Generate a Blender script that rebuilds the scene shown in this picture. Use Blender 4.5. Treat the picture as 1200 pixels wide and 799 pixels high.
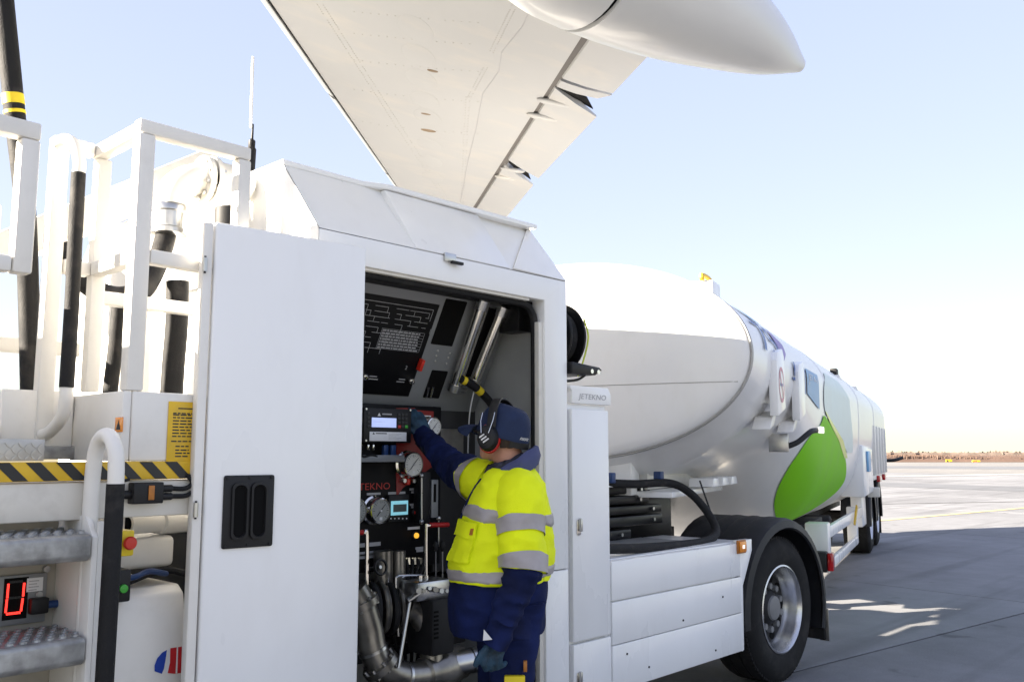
import bpy, bmesh, math, random
from mathutils import Vector as V, Matrix, noise
R = math.radians
random.seed(7)
for o in list(bpy.data.objects): bpy.data.objects.remove(o)
sc = bpy.context.scene
col = sc.collection
# ------------------------------------------------------------------ camera
FPX, CX, CY, CAM_H = 1050.0, 600.0, 399.5, 1.55       # measured on the 1200 px wide photograph
AZ, PITCH = R(43), math.atan(131.5/1050.0)
CAMP = V((0, 0, CAM_H))
FW = V((math.cos(AZ)*math.cos(PITCH), math.sin(AZ)*math.cos(PITCH), math.sin(PITCH)))
RT = V((math.sin(AZ), -math.cos(AZ), 0)); UP = RT.cross(FW)
FH = V((math.cos(AZ), math.sin(AZ), 0))
cd = bpy.data.cameras.new('camera'); cam = bpy.data.objects.new('camera', cd); col.objects.link(cam)
cd.lens = 31.5; cd.sensor_width = 36; cd.clip_start = .05; cd.clip_end = 3000
cam.matrix_world = Matrix(((RT.x, UP.x, -FW.x, 0), (RT.y, UP.y, -FW.y, 0), (RT.z, UP.z, -FW.z, CAM_H), (0, 0, 0, 1)))
sc.camera = cam
# ------------------------------------------------------------------ light
SUN_AZ = R(151)            # direction towards the sun, from +X counter-clockwise
SUN_EL = R(17)
SUNV = V((math.cos(SUN_AZ)*math.cos(SUN_EL), math.sin(SUN_AZ)*math.cos(SUN_EL), math.sin(SUN_EL)))
w = bpy.data.worlds.new('World'); sc.world = w; w.use_nodes = True
nt = w.node_tree; nt.nodes.clear()
sky = nt.nodes.new('ShaderNodeTexSky'); sky.sky_type = 'NISHITA'; sky.sun_disc = False
sky.sun_elevation = SUN_EL; sky.sun_rotation = R(90) - SUN_AZ
sky.air_density = 1.0; sky.dust_density = .6; sky.ozone_density = 1.0; sky.altitude = 0
bg = nt.nodes.new('ShaderNodeBackground'); bg.inputs['Strength'].default_value = .105
wo = nt.nodes.new('ShaderNodeOutputWorld')
gam = nt.nodes.new('ShaderNodeGamma'); gam.inputs['Gamma'].default_value = .19          # hazy spring sky: softer gradient
hsv = nt.nodes.new('ShaderNodeHueSaturation'); hsv.inputs['Saturation'].default_value = 2.5; hsv.inputs['Hue'].default_value = .54
nt.links.new(sky.outputs[0], gam.inputs['Color']); nt.links.new(gam.outputs[0], hsv.inputs['Color']); nt.links.new(hsv.outputs[0], bg.inputs['Color']); nt.links.new(bg.outputs[0], wo.inputs['Surface'])
sl = bpy.data.lights.new('sun', 'SUN'); sl.energy = 4.2; sl.angle = R(.5); sl.color = (1, .89, .74)
so = bpy.data.objects.new('sun', sl); col.objects.link(so); so.rotation_euler = (-SUNV).to_track_quat('-Z', 'Y').to_euler()
so.location = (0, 0, 30)
vs = sc.view_settings; vs.view_transform = 'Standard'; vs.look = 'None'; vs.gamma = 1; vs.use_curve_mapping = False
vs.exposure = 3.12
sc.render.engine = 'CYCLES'
sc.cycles.max_bounces = 8; sc.cycles.diffuse_bounces = 4; sc.cycles.glossy_bounces = 4
# ------------------------------------------------------------------ helpers
def ray(u, v): return FW + RT*((u-CX)/FPX) + UP*((CY-v)/FPX)
def Py(u, v, y): d = ray(u, v); return CAMP + d*(y/d.y)
def Px(u, v, x): d = ray(u, v); return CAMP + d*(x/d.x)
def Pz(u, v, z=0): d = ray(u, v); return CAMP + d*((z-CAM_H)/d.z)
def PF(u, v, fd): d = ray(u, v); return CAMP + d*(fd/d.dot(FH))
class Frame:                      # a working plane: origin, right, up, outward normal
    def __init__(s, o, ex, ey, ez): s.o, s.ex, s.ey, s.ez = V(o), V(ex).normalized(), V(ey).normalized(), V(ez).normalized()
    def __call__(s, a, b, c=0): return s.o + s.ex*a + s.ey*b + s.ez*c
    def px(s, u, v, c=0):
        d = ray(u, v); k = (s.o + s.ez*c - CAMP).dot(s.ez)/d.dot(s.ez); q = CAMP + d*k - s.o
        return q.dot(s.ex), q.dot(s.ey)
    def at(s, u, v, c=0): a, b = s.px(u, v, c); return s(a, b, c)
WORLD = Frame((0,0,0), (1,0,0), (0,1,0), (0,0,1))
SIDE = lambda y: Frame((0, y, 0), (1,0,0), (0,0,1), (0,-1,0))
MAT = {}
def mat(name, colr, rough=.5, metal=0, coat=0, var=.06, vscale=3.0, bump=0, bscale=60, spec=.45, dirt=None, emit=None, estr=0, detail=5, stretch=(1,1,1)):
    m = bpy.data.materials.new(name); m.use_nodes = True; n = m.node_tree.nodes; l = m.node_tree.links
    b = n['Principled BSDF']; b.inputs['Roughness'].default_value = rough; b.inputs['Metallic'].default_value = metal
    b.inputs['Coat Weight'].default_value = coat; b.inputs['Specular IOR Level'].default_value = spec
    tc = n.new('ShaderNodeTexCoord'); mp = n.new('ShaderNodeMapping'); mp.inputs['Scale'].default_value = stretch
    l.new(tc.outputs['Object'], mp.inputs['Vector'])
    nz = n.new('ShaderNodeTexNoise'); nz.inputs['Scale'].default_value = vscale; nz.inputs['Detail'].default_value = detail
    l.new(mp.outputs[0], nz.inputs['Vector'])
    rp = n.new('ShaderNodeValToRGB'); c = V(colr[:3])
    rp.color_ramp.elements[0].position = .3; rp.color_ramp.elements[1].position = .7
    rp.color_ramp.elements[0].color = (*(c*(1-var*1.6)), 1); rp.color_ramp.elements[1].color = (*[min(1, x*(1+var*.6)) for x in c], 1)
    l.new(nz.outputs['Fac'], rp.inputs['Fac']); src = rp.outputs['Color']
    if dirt:                      # (colour, scale, amount): grime with a shape of its own
        dn = n.new('ShaderNodeTexNoise'); dn.inputs['Scale'].default_value = dirt[1]; dn.inputs['Detail'].default_value = 4; dn.inputs['Roughness'].default_value = .6
        l.new(mp.outputs[0], dn.inputs['Vector'])
        dr = n.new('ShaderNodeMapRange'); dr.inputs['From Min'].default_value = .52; dr.inputs['From Max'].default_value = .75; dr.inputs['To Max'].default_value = dirt[2]
        l.new(dn.outputs['Fac'], dr.inputs['Value'])
        mx = n.new('ShaderNodeMix'); mx.data_type = 'RGBA'; l.new(dr.outputs[0], mx.inputs[0]); l.new(src, mx.inputs[6]); mx.inputs[7].default_value = (*dirt[0], 1); src = mx.outputs[2]
    l.new(src, b.inputs['Base Color'])
    mr = n.new('ShaderNodeMapRange'); mr.inputs['To Min'].default_value = max(.02, rough*.8); mr.inputs['To Max'].default_value = min(1, rough*1.25)
    l.new(nz.outputs['Fac'], mr.inputs['Value']); l.new(mr.outputs[0], b.inputs['Roughness'])
    if bump:
        bn = n.new('ShaderNodeTexNoise'); bn.inputs['Scale'].default_value = bscale; bn.inputs['Detail'].default_value = 4; l.new(mp.outputs[0], bn.inputs['Vector'])
        bp = n.new('ShaderNodeBump'); bp.inputs['Strength'].default_value = bump; bp.inputs['Distance'].default_value = .01
        l.new(bn.outputs['Fac'], bp.inputs['Height']); l.new(bp.outputs[0], b.inputs['Normal'])
    if emit: b.inputs['Emission Color'].default_value = (*emit, 1); b.inputs['Emission Strength'].default_value = estr
    MAT[name] = m; return m
mat('white_paint', (.86, .86, .85), .28, coat=.3, var=.02, vscale=2.2, dirt=((.58, .55, .5), 7, .09), stretch=(1, 1, .35), bump=.05, bscale=3.5)
mat('rail_paint', (.78, .755, .70), .42, coat=.1, var=.03, vscale=4, dirt=((.5, .46, .4), 14, .14))
mat('cream_paint', (.70, .67, .60), .45, var=.05, vscale=5, dirt=((.36, .33, .28), 10, .35))
mat('tank_paint', (.80, .795, .785), .3, coat=.2, var=.02, vscale=1.2, dirt=((.6, .57, .5), 6, .13), stretch=(1, 1, .5), bump=.05, bscale=2.5)
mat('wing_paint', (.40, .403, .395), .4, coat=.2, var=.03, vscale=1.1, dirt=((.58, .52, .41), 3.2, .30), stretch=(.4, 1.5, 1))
mat('slat_metal', (.55, .56, .56), .35, metal=.7, var=.05, vscale=4)
mat('gap_dark', (.006, .006, .006), .8, spec=.1, var=.1)
mat('black_paint', (.006, .006, .007), .42, spec=.3, var=.15, vscale=9, coat=.1)
mat('black_plastic', (.010, .010, .011), .5, spec=.35, var=.2, vscale=20, bump=.1, bscale=300)
mat('rubber', (.012, .012, .013), .72, spec=.3, var=.25, vscale=14, bump=.25, bscale=180, dirt=((.10, .09, .08), 8, .35))
mat('tyre_rubber', (.010, .010, .0105), .78, spec=.3, var=.25, vscale=10, bump=.2, bscale=120, dirt=((.06, .055, .05), 6, .4))
mat('fender_plastic', (.013, .014, .017), .5, spec=.35, var=.2, vscale=6, bump=.15, bscale=140, dirt=((.10, .09, .08), 4, .3))
mat('steel', (.55, .55, .54), .3, metal=1, var=.1, vscale=16)
mat('chrome', (.75, .72, .66), .16, metal=1, var=.05, vscale=8)
mat('cast_metal', (.34, .32, .285), .34, metal=.85, var=.25, vscale=10, bump=.06, bscale=50)
mat('rim_alloy', (.62, .62, .62), .25, metal=.9, var=.08, vscale=8)
mat('hub_grey', (.020, .020, .021), .6, metal=0, spec=.3, var=.2, vscale=12)
mat('galvanised', (.42, .42, .41), .5, metal=.55, var=.25, vscale=22, bump=.15, bscale=80, dirt=((.25, .24, .23), 14, .5), detail=8)
mat('checker_alloy', (.52, .50, .46), .4, metal=.6, var=.15, vscale=12)
mat('grey_panel', (.25, .26, .265), .45, metal=.2, var=.05, vscale=6)
mat('grey_dark', (.026, .026, .026), .55, var=.12, vscale=7)
mat('panel_black', (.004, .004, .005), .5, spec=.2, var=.2, vscale=6)
mat('red_panel', (.22, .012, .010), .4, var=.1, vscale=8)
mat('red_plastic', (.45, .012, .012), .35, var=.08, vscale=20)
mat('red_bright', (.62, .03, .015), .4, var=.08, vscale=20)
mat('red_reflector', (.5, .008, .012), .15, coat=.6, var=.15, vscale=40)
mat('orange_lens', (.85, .28, .02), .18, coat=.5, var=.15, vscale=60)
mat('orange_dull', (.42, .15, .02), .4, var=.1, vscale=40)
mat('yellow_paint', (.72, .45, .02), .45, var=.07, vscale=12, dirt=((.3, .22, .08), 18, .3))
mat('yellow_tape', (.80, .60, .02), .5, var=.06, vscale=20)
mat('green_button', (.04, .35, .03), .35, var=.1)
mat('blue_plastic', (.010, .04, .14), .4, var=.1, vscale=20)
mat('logo_blue', (.01, .05, .36), .35, var=.05); mat('logo_red', (.55, .015, .02), .35, var=.05)
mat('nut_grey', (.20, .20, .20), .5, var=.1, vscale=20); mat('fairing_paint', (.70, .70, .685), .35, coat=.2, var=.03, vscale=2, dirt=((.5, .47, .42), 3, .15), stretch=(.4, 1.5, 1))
mat('bay_grey', (.33, .335, .33), .5, var=.06, vscale=6)
mat('rim_seal', (.40, .39, .37), .5, var=.08, vscale=20)
mat('gap_grey', (.12, .11, .10), .7, var=.1); mat('riser_beige', (.40, .37, .31), .55, var=.08, vscale=9)
mat('groove', (.385, .375, .35), .6, var=.05); mat('port_brown', (.20, .14, .08), .5, var=.2)
mat('print_black', (.02, .02, .02), .5, var=.05); mat('print_white', (.75, .75, .75), .5, var=.05)
mat('print_grey', (.38, .38, .39), .5, var=.05); mat('print_red', (.42, .035, .025), .45, var=.05)
mat('label_white', (.72, .72, .72), .4, var=.04, vscale=20)
mat('dial_face', (.66, .66, .62), .5, var=.04, vscale=20); mat('dial_grey', (.30, .31, .30), .5, var=.05, vscale=20)
mat('tank_green', (.22, .62, .012), .5, coat=.0, spec=.08, var=.05, vscale=2)
mat('tank_lime', (.50, .60, .02), .3, coat=.1, var=.04); mat('tank_mint', (.70, .80, .765), .4, spec=.2, var=.04)
mat('tank_blue', (.01, .085, .33), .35, coat=.0, spec=.3, var=.04); mat('tank_purple', (.16, .08, .38), .35, coat=.0, spec=.3, var=.04)
mat('tank_plate', (.09, .28, .55), .35, spec=.3, var=.04)
mat('tank_sky', (.22, .45, .70), .35, coat=.0, spec=.3, var=.05)
mat('ring_pink', (.62, .22, .30), .4, var=.05)
mat('hiviz', (.84, .93, .012), .75, var=.05, vscale=7, bump=.25, bscale=220, spec=.2)
mat('hiviz_edge', (.35, .70, .02), .7, var=.05)
mat('reflective', (.36, .33, .325), .45, var=.10, vscale=12, bump=.1, bscale=400)
mat('navy', (.007, .014, .070), .85, var=.3, vscale=9, bump=.3, bscale=260, spec=.2)
mat('navy_cap', (.018, .030, .075), .75, var=.2, vscale=12, bump=.3, bscale=400, spec=.25)
mat('collar', (.06, .07, .16), .85, var=.15, vscale=12, bump=.2, bscale=300)
mat('glove', (.018, .055, .095), .6, var=.35, vscale=26, bump=.4, bscale=160)
mat('scarf', (.03, .03, .045), .85, var=.9, vscale=55)
mat('skin', (.50, .25, .17), .5, var=.08, vscale=14, bump=.1, bscale=160)
mat('hair', (.035, .02, .012), .7, var=.3, vscale=60)
mat('knee_yellow', (.80, .62, .01), .6, var=.06)
mat('lcd', (.30, .36, .62), .3, var=.05, vscale=6, emit=(.42, .50, .85), estr=.10)
mat('lcd_cyan', (.10, .30, .38), .3, var=.2, vscale=12, emit=(.25, .62, .75), estr=.08)
mat('lcd_dark', (.02, .05, .06), .3)
mat('led_red', (.6, .01, .01), .3, emit=(1, .03, .02), estr=.35)
mat('lamp_amber', (.6, .28, .02), .3, emit=(1, .5, .05), estr=.12)
mat('lamp_glass', (.8, .8, .78), .1, coat=.5, emit=(1, .97, .85), estr=.12)
mat('brown_reed', (.105, .066, .049), .9, var=.15, vscale=.25)
mat('far_tree', (.15, .115, .095), .9, var=.3, vscale=.2)
mat('dry_grass', (.20, .17, .085), .95, var=.3, vscale=.05)

def smooth_mesh(me, ang=35):
    me.polygons.foreach_set('use_smooth', [True]*len(me.polygons))
    me.set_sharp_from_angle(angle=R(ang)); me.update()
def link(o, parent=None):
    col.objects.link(o)
    if parent is not None:
        o.parent = parent
        if parent.type == 'EMPTY': o.matrix_parent_inverse = Matrix.Translation(-parent.location)
    return o
def thing(name, label, cat, loc, group=None):
    o = bpy.data.objects.new(name, None); o.location = loc; o.empty_display_size = .2; col.objects.link(o)
    o['label'] = label; o['category'] = cat
    if group: o['group'] = group
    return o
def tag(o, label=None, cat=None, group=None, kind=None):
    for k, v in (('label', label), ('category', cat), ('group', group), ('kind', kind)):
        if v: o[k] = v
    return o
class MB:
    def __init__(s): s.v = []; s.f = []
    def add(s, vs, fs):
        k = len(s.v); s.v += [V(p) for p in vs]; s.f += [tuple(i+k for i in f) for f in fs]; return s
    def box(s, a0, a1, b0, b1, c0, c1, fr=WORLD):
        p = [fr(a, b, c) for c in (c0, c1) for b in (b0, b1) for a in (a0, a1)]
        return s.add(p, [(0,2,3,1), (4,5,7,6), (0,1,5,4), (2,6,7,3), (0,4,6,2), (1,3,7,5)])
    def prism(s, poly, c0, c1, fr=WORLD):
        n = len(poly); p = [fr(a, b, c0) for a, b in poly] + [fr(a, b, c1) for a, b in poly]
        return s.add(p, [tuple(range(n))[::-1], tuple(range(n, 2*n))] + [(i, (i+1) % n, n+(i+1) % n, n+i) for i in range(n)])
    def poly(s, pts): return s.add(pts, [tuple(range(len(pts)))])
    def loft(s, rings, cap=True, closed=True):
        n = len(rings[0]); vs = [p for r in rings for p in r]; fs = []
        for i in range(len(rings)-1):
            for j in range(n if closed else n-1):
                a, b = i*n+j, i*n+(j+1) % n; fs.append((a, b, b+n, a+n))
        if cap: fs += [tuple(range(n))[::-1], tuple(range((len(rings)-1)*n, len(rings)*n))]
        return s.add(vs, fs)
    def ring(s, c, d, r, n, ref=None):
        d = V(d).normalized(); x = (ref if ref else (V((0,0,1)) if abs(d.z) < .9 else V((1,0,0)))); x = (x - d*x.dot(d)).normalized(); y = d.cross(x)
        return [c + x*(r*math.cos(2*math.pi*i/n)) + y*(r*math.sin(2*math.pi*i/n)) for i in range(n)], x
    def cyl(s, p0, p1, r0, r1=None, n=20):
        p0, p1 = V(p0), V(p1); d = p1-p0; a, x = s.ring(p0, d, r0, n); b, _ = s.ring(p1, d, r0 if r1 is None else r1, n, x)
        return s.loft([a, b])
    def tube(s, pts, r, n=14, cap=True):
        pts = [V(p) for p in pts]; rs = r if isinstance(r, (list, tuple)) else [r]*len(pts); x = None; rings = []
        for i, p in enumerate(pts):
            d = pts[min(i+1, len(pts)-1)] - pts[max(i-1, 0)]
            g, x = s.ring(p, d, rs[i], n, x); rings.append(g)
        return s.loft(rings, cap)
    def lathe(s, prof, o, axis, n=48, cap=True):      # prof: (radius, height along axis)
        o = V(o); axis = V(axis).normalized(); rings = []; x = None
        for r, h in prof:
            g, x = s.ring(o + axis*h, axis, max(r, 1e-4), n, x); rings.append(g)
        return s.loft(rings, cap)
    def ball(s, c, rx, ry=None, rz=None, n=16, m=10, fr=WORLD):
        ry = ry or rx; rz = rz or rx; rings = []
        for i in range(1, m):
            t = math.pi*i/m
            rings.append([V(c) + (fr.ex*(rx*math.sin(t)*math.cos(2*math.pi*j/n)) + fr.ey*(ry*math.sin(t)*math.sin(2*math.pi*j/n)) + fr.ez*(-rz*math.cos(t))) for j in range(n)])
        return s.loft(rings, True)
    def build(s, name, m, parent=None, bev=0, seg=2, ang=35, smooth=True):
        me = bpy.data.meshes.new(name); me.from_pydata([tuple(p) for p in s.v], [], s.f)
        bm = bmesh.new(); bm.from_mesh(me); bmesh.ops.recalc_face_normals(bm, faces=bm.faces)
        if bev:
            es = [e for e in bm.edges if len(e.link_faces) == 2 and e.calc_face_angle(0) > R(25)]
            bmesh.ops.bevel(bm, geom=es, offset=bev, segments=seg, profile=.5, affect='EDGES', clamp_overlap=True)
        bm.to_mesh(me); bm.free(); me.materials.append(MAT[m] if isinstance(m, str) else m)
        if smooth: smooth_mesh(me, ang)
        o = bpy.data.objects.new(name, me); return link(o, parent)
def curve(pts, k=8):              # Catmull-Rom through the points
    P = [V(p) for p in pts]; P = [P[0]*2-P[1]] + P + [P[-1]*2-P[-2]]; out = []
    for i in range(1, len(P)-2):
        for j in range(k):
            t = j/k; a, b, c, d = P[i-1], P[i], P[i+1], P[i+2]
            out.append(.5*((2*b) + (c-a)*t + (2*a-5*b+4*c-d)*t*t + (3*b-a-3*c+d)*t**3))
    out.append(P[-2]); return out
def part(name, m, parent, fn, bev=0, **k): b = MB(); fn(b); return b.build(name, m, parent, bev, **k)
def text_verts(txt, w=None, h=None, shear=0, cut=0):
    c = bpy.data.curves.new('t', 'FONT'); c.body = txt; c.align_x = 'CENTER'; c.align_y = 'CENTER'; c.shear = shear; c.resolution_u = 3
    o = bpy.data.objects.new('t', c); me = bpy.data.meshes.new_from_object(o)
    if cut:
        bm = bmesh.new(); bm.from_mesh(me); bmesh.ops.triangulate(bm, faces=bm.faces); bmesh.ops.subdivide_edges(bm, edges=bm.edges[:], cuts=cut, use_grid_fill=True); bm.to_mesh(me); bm.free()
    vs = [v.co.copy() for v in me.vertices]; fs = [tuple(p.vertices) for p in me.polygons]
    bpy.data.objects.remove(o); bpy.data.curves.remove(c); bpy.data.meshes.remove(me)
    x0, x1 = min(v.x for v in vs), max(v.x for v in vs); y0, y1 = min(v.y for v in vs), max(v.y for v in vs)
    sx = (w/(x1-x0)) if w else None; sy = (h/(y1-y0)) if h else None; sx = sx or sy; sy = sy or sx
    return [V(((v.x-(x0+x1)/2)*sx, (v.y-(y0+y1)/2)*sy, 0)) for v in vs], fs
def text(name, txt, m, parent, fr, a, b, c, w=None, h=None, shear=0):
    vs, fs = text_verts(txt, w, h, shear); mb = MB().add([fr(a+v.x, b+v.y, c) for v in vs], fs)
    return mb.build(name, m, parent, smooth=False)
def rrect(a0, a1, b0, b1, r, n=5):
    out = []
    for cx, cy, t0 in ((a1-r, b1-r, 0), (a0+r, b1-r, 90), (a0+r, b0+r, 180), (a1-r, b0+r, 270)):
        for i in range(n+1): t = R(t0+90*i/n); out.append((cx+r*math.cos(t), cy+r*math.sin(t)))
    return out

# ------------------------------------------------------------------ ground
def ground_mat(name, base, sc_=.25, blot=.5, extra=None, rough=.85):
    m = bpy.data.materials.new(name); m.use_nodes = True; n = m.node_tree.nodes; l = m.node_tree.links; b = n['Principled BSDF']
    tc = n.new('ShaderNodeTexCoord'); geo = n.new('ShaderNodeNewGeometry')
    def nz(scale, det, rg=.55):
        q = n.new('ShaderNodeTexNoise'); q.inputs['Scale'].default_value = scale; q.inputs['Detail'].default_value = det; q.inputs['Roughness'].default_value = rg; l.new(geo.outputs['Position'], q.inputs['Vector']); return q.outputs['Fac']
    big, mid, fine = nz(sc_, 6, .65), nz(2.2, 8, .7), nz(70, 3)
    ad = n.new('ShaderNodeMath'); ad.operation = 'MULTIPLY_ADD'; l.new(mid, ad.inputs[0]); ad.inputs[1].default_value = .55; l.new(big, ad.inputs[2])
    a2 = n.new('ShaderNodeMath'); a2.operation = 'MULTIPLY_ADD'; l.new(fine, a2.inputs[0]); a2.inputs[1].default_value = .35; l.new(ad.outputs[0], a2.inputs[2])
    oi = n.new('ShaderNodeObjectInfo'); a3 = n.new('ShaderNodeMath'); a3.operation = 'MULTIPLY_ADD'; l.new(oi.outputs['Random'], a3.inputs[0]); a3.inputs[1].default_value = .22; l.new(a2.outputs[0], a3.inputs[2])
    rp = n.new('ShaderNodeValToRGB'); rp.color_ramp.elements[0].position = .66; rp.color_ramp.elements[1].position = 1.3
    c = V(base); rp.color_ramp.elements[0].color = (*(c*(1-blot)), 1); rp.color_ramp.elements[1].color = (*(c*(1+blot*.55)), 1)
    mr = n.new('ShaderNodeMapRange'); mr.inputs['From Min'].default_value = .5; mr.inputs['From Max'].default_value = 1.7; l.new(a3.outputs[0], mr.inputs['Value'])
    rp.color_ramp.elements[0].position = .15; rp.color_ramp.elements[1].position = .85
    mpg = n.new('ShaderNodeMapping'); mpg.inputs['Rotation'].default_value = (0, 0, R(12)); mpg.inputs['Scale'].default_value = (.10, 2.2, 1); l.new(geo.outputs['Position'], mpg.inputs['Vector'])
    sn_ = n.new('ShaderNodeTexNoise'); sn_.inputs['Scale'].default_value = 1; sn_.inputs['Detail'].default_value = 6; l.new(mpg.outputs[0], sn_.inputs['Vector'])     # tyre streaks
    s1 = n.new('ShaderNodeMapRange'); s1.inputs['From Min'].default_value = .52; s1.inputs['From Max'].default_value = .70; s1.inputs['To Min'].default_value = 1; s1.inputs['To Max'].default_value = .72; l.new(sn_.outputs['Fac'], s1.inputs['Value'])
    s2 = n.new('ShaderNodeMapRange'); s2.inputs['From Min'].default_value = .66; s2.inputs['From Max'].default_value = .72; s2.inputs['To Min'].default_value = 1; s2.inputs['To Max'].default_value = .6; l.new(nz(1.7, 3), s2.inputs['Value'])  # oil spots
    mu = n.new('ShaderNodeMath'); mu.operation = 'MULTIPLY'; l.new(s1.outputs[0], mu.inputs[0]); l.new(s2.outputs[0], mu.inputs[1])
    mxg = n.new('ShaderNodeMix'); mxg.data_type = 'RGBA'; mxg.blend_type = 'MULTIPLY'; mxg.inputs[0].default_value = 1; l.new(rp.outputs[0], mxg.inputs[6]); l.new(mu.outputs[0], mxg.inputs[7])
    l.new(mr.outputs[0], rp.inputs['Fac']); l.new(mxg.outputs[2], b.inputs['Base Color'])
    b.inputs['Roughness'].default_value = rough
    bp = n.new('ShaderNodeBump'); bp.inputs['Strength'].default_value = .35; bp.inputs['Distance'].default_value = .004; l.new(a2.outputs[0], bp.inputs['Height']); l.new(bp.outputs[0], b.inputs['Normal'])
    MAT[name] = m; return m
ground_mat('concrete', (.22, .222, .23)); ground_mat('joint_sealant', (.07, .068, .065)); ground_mat('asphalt_far', (.22, .212, .20), .06, .3)
ground_mat('worn_yellow', (.56, .47, .22), 1.5, .35); ground_mat('worn_white', (.6, .58, .52), 1.5, .3); ground_mat('asphalt_and_shade', (.15, .155, .165), .15, .3)  # last one: taxiway asphalt, also the colour of the painted shadow band
g = MB().poly([(-900, -900, -.012), (900, -900, -.012), (900, 900, -.012), (-900, 900, -.012)]).build('ground', 'joint_sealant', smooth=False); tag(g, 'flat concrete airport apron', 'ground', kind='structure')
GA = R(-8.5); GX = V((math.cos(GA), math.sin(GA), 0)); GY = V((-math.sin(GA), math.cos(GA), 0))
SX, SY = 7.5, 5.0
gref = V((10.9, 3.72, 0)); gx0 = gref.dot(GX); gy0 = V((8.25, 2.77, 0)).dot(GY)
slab_me = None; G = Frame((0,0,0), GX, GY, (0,0,1))
nslab = 0; slab_rect = []
for i in range(-4, 8):
    for j in range(-7, 9):
        a, b = gx0 + i*SX, gy0 + j*SY
        if slab_me is None:
            so_ = MB().box(0, SX-.02, 0, SY-.02, -.011, 0, G).build('concrete_slab', 'concrete', g, bev=.006, seg=1); slab_me = so_.data
        else:
            so_ = bpy.data.objects.new('concrete_slab', slab_me); link(so_, g)
        so_.location = GX*(a+.01) + GY*(b+.01) + V((0, 0, random.uniform(-.0015, .0015)))
far = MB()                        # the apron goes on, its joints too fine to see
A0, A1, B0, B1 = gx0-4*SX, gx0+8*SX-.02, gy0-7*SY, gy0+9*SY-.02; E_ = 850
for a0, a1, b0, b1 in ((A1+.02, E_, -E_, E_), (-E_, A0, -E_, E_), (A0, A1+.02, -E_, B0), (A0, A1+.02, B1+.02, E_)):
    far.poly([G(a0, b0, -.003), G(a1, b0, -.003), G(a1, b1, -.003), G(a0, b1, -.003)])
tag(far.build('apron', 'asphalt_far', smooth=False), 'paler far apron reaching out to the field', 'apron', kind='structure')
def strip(name, m, p0, p1, wd, z, label):
    d = (p1-p0).normalized(); q = V((-d.y, d.x, 0))*wd/2; zz = V((0,0,z))
    return tag(MB().poly([p0-q+zz, p1-q+zz, p1+q+zz, p0+q+zz]).build(name, m, smooth=False), label, 'marking', kind='structure')
def ln(u0, v0, u1, v1, ext0=.3, ext1=.6):
    a, b = Pz(u0, v0), Pz(u1, v1); return a+(a-b)*ext0, b+(b-a)*ext1
strip('painted_line', 'worn_yellow', *ln(1040, 609, 1200, 595, .6, 3), .20, .006, 'pale yellow taxi line painted on the apron')
strip('dark_line', 'joint_sealant', *ln(1040, 590.3, 1200, 587.6, 3, 6), .16, .006, 'dark narrow line across the apron')  # thin dark line laid over the slabs
strip('shadow_strip', 'asphalt_and_shade', *ln(1040, 567.5, 1200, 573, 4, 8), 5.2, .006, 'blue grey shadow band painted across the apron')  # distant cast shadow put in as a flat strip of colour
strip('edge_line', 'worn_white', *ln(1060, 557.5, 1200, 555.2, 4, 8), .9, .006, 'broad white edge line far out on the apron')
strip('taxiway', 'asphalt_and_shade', *ln(1040, 547, 1200, 548, 6, 8), 22, .006, 'dark asphalt taxiway before the reeds')
# dry field and reed belt at the horizon
field = MB().poly([FH*158 + RT*-500 + V((0,0,.02)), FH*158 + RT*600 + V((0,0,.02)), FH*840 + RT*900 + V((0,0,.02)), FH*840 + RT*-900 + V((0,0,.02))]).build('field', 'dry_grass', smooth=False); tag(field, 'dry brown field at the horizon', 'field', kind='structure')
def reed_belt(name, m, d0, d1, h0, h1, n, wid, label, lo=-160, hi=240):
    b = MB(); rnd = random.Random(5)
    for i in range(n):
        d = rnd.uniform(d0, d1); a = rnd.uniform(lo, hi); p = FH*d + RT*a; h = rnd.uniform(h0, h1)*(.8+.35*noise.noise(V((a*.05, d*.05, 3))))
        t = rnd.uniform(0, 3.14); ww = wid*rnd.uniform(.5, 1.3); q = V((math.cos(t), math.sin(t), 0))*ww; tip = V((rnd.gauss(0, .2), rnd.gauss(0, .2), h))
        b.add([p-q, p+q, p+q*.9+tip*.55, p+tip, p-q*.9+tip*.6], [(0,1,2,3,4)])
    n_ = 160; rg = [[FH*(d0-1) + RT*(lo+(hi-lo)*i/n_) + V((0, 0, q*(h0*.86+.12*noise.noise(V((i*.31, 0, d0)))))) + FH*w_ for q, w_ in ((0, 0), (1, 2), (1, d1-d0), (0, d1-d0+2))] for i in range(n_+1)]
    b.loft(rg, True)
    tag(b.build(name, m, smooth=False), label, 'vegetation', kind='stuff')
reed_belt('reed_belt', 'brown_reed', 160, 190, 1.2, 1.5, 52000, .10, 'belt of dry reddish brown reeds along the horizon', 20, 170)
reed_belt('woods', 'far_tree', 520, 600, 2.2, 3.6, 6000, 1.6, 'thin line of bare far trees behind the reeds', -500, 700)
def taxi_sign(u, v, wpx, hpx, m2, label):
    p = Pz(u, v); k = (p-CAMP).dot(FH)/FPX; wd, ht = wpx*k, hpx*k
    t = thing('taxiway_sign', label, 'sign', p, 'low taxiway signs by the reeds'); fr = Frame(p, RT, (0,0,1), -FH)
    part('cabinet', 'yellow_tape', t, lambda b: b.box(-wd/2, wd/2, .12, ht, -.12, .12, fr), bev=.02)
    if m2: part('face_plate', m2, t, lambda b: b.box(-wd*.48, -wd*.1 if m2 == 'print_black' else wd*.1, .16, ht-.05, .121, .14, fr))
    for s in (-.35, .35): part('leg', 'grey_dark', t, lambda b: b.box(wd*s-.05, wd*s+.05, 0, .13, -.05, .05, fr))
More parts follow.
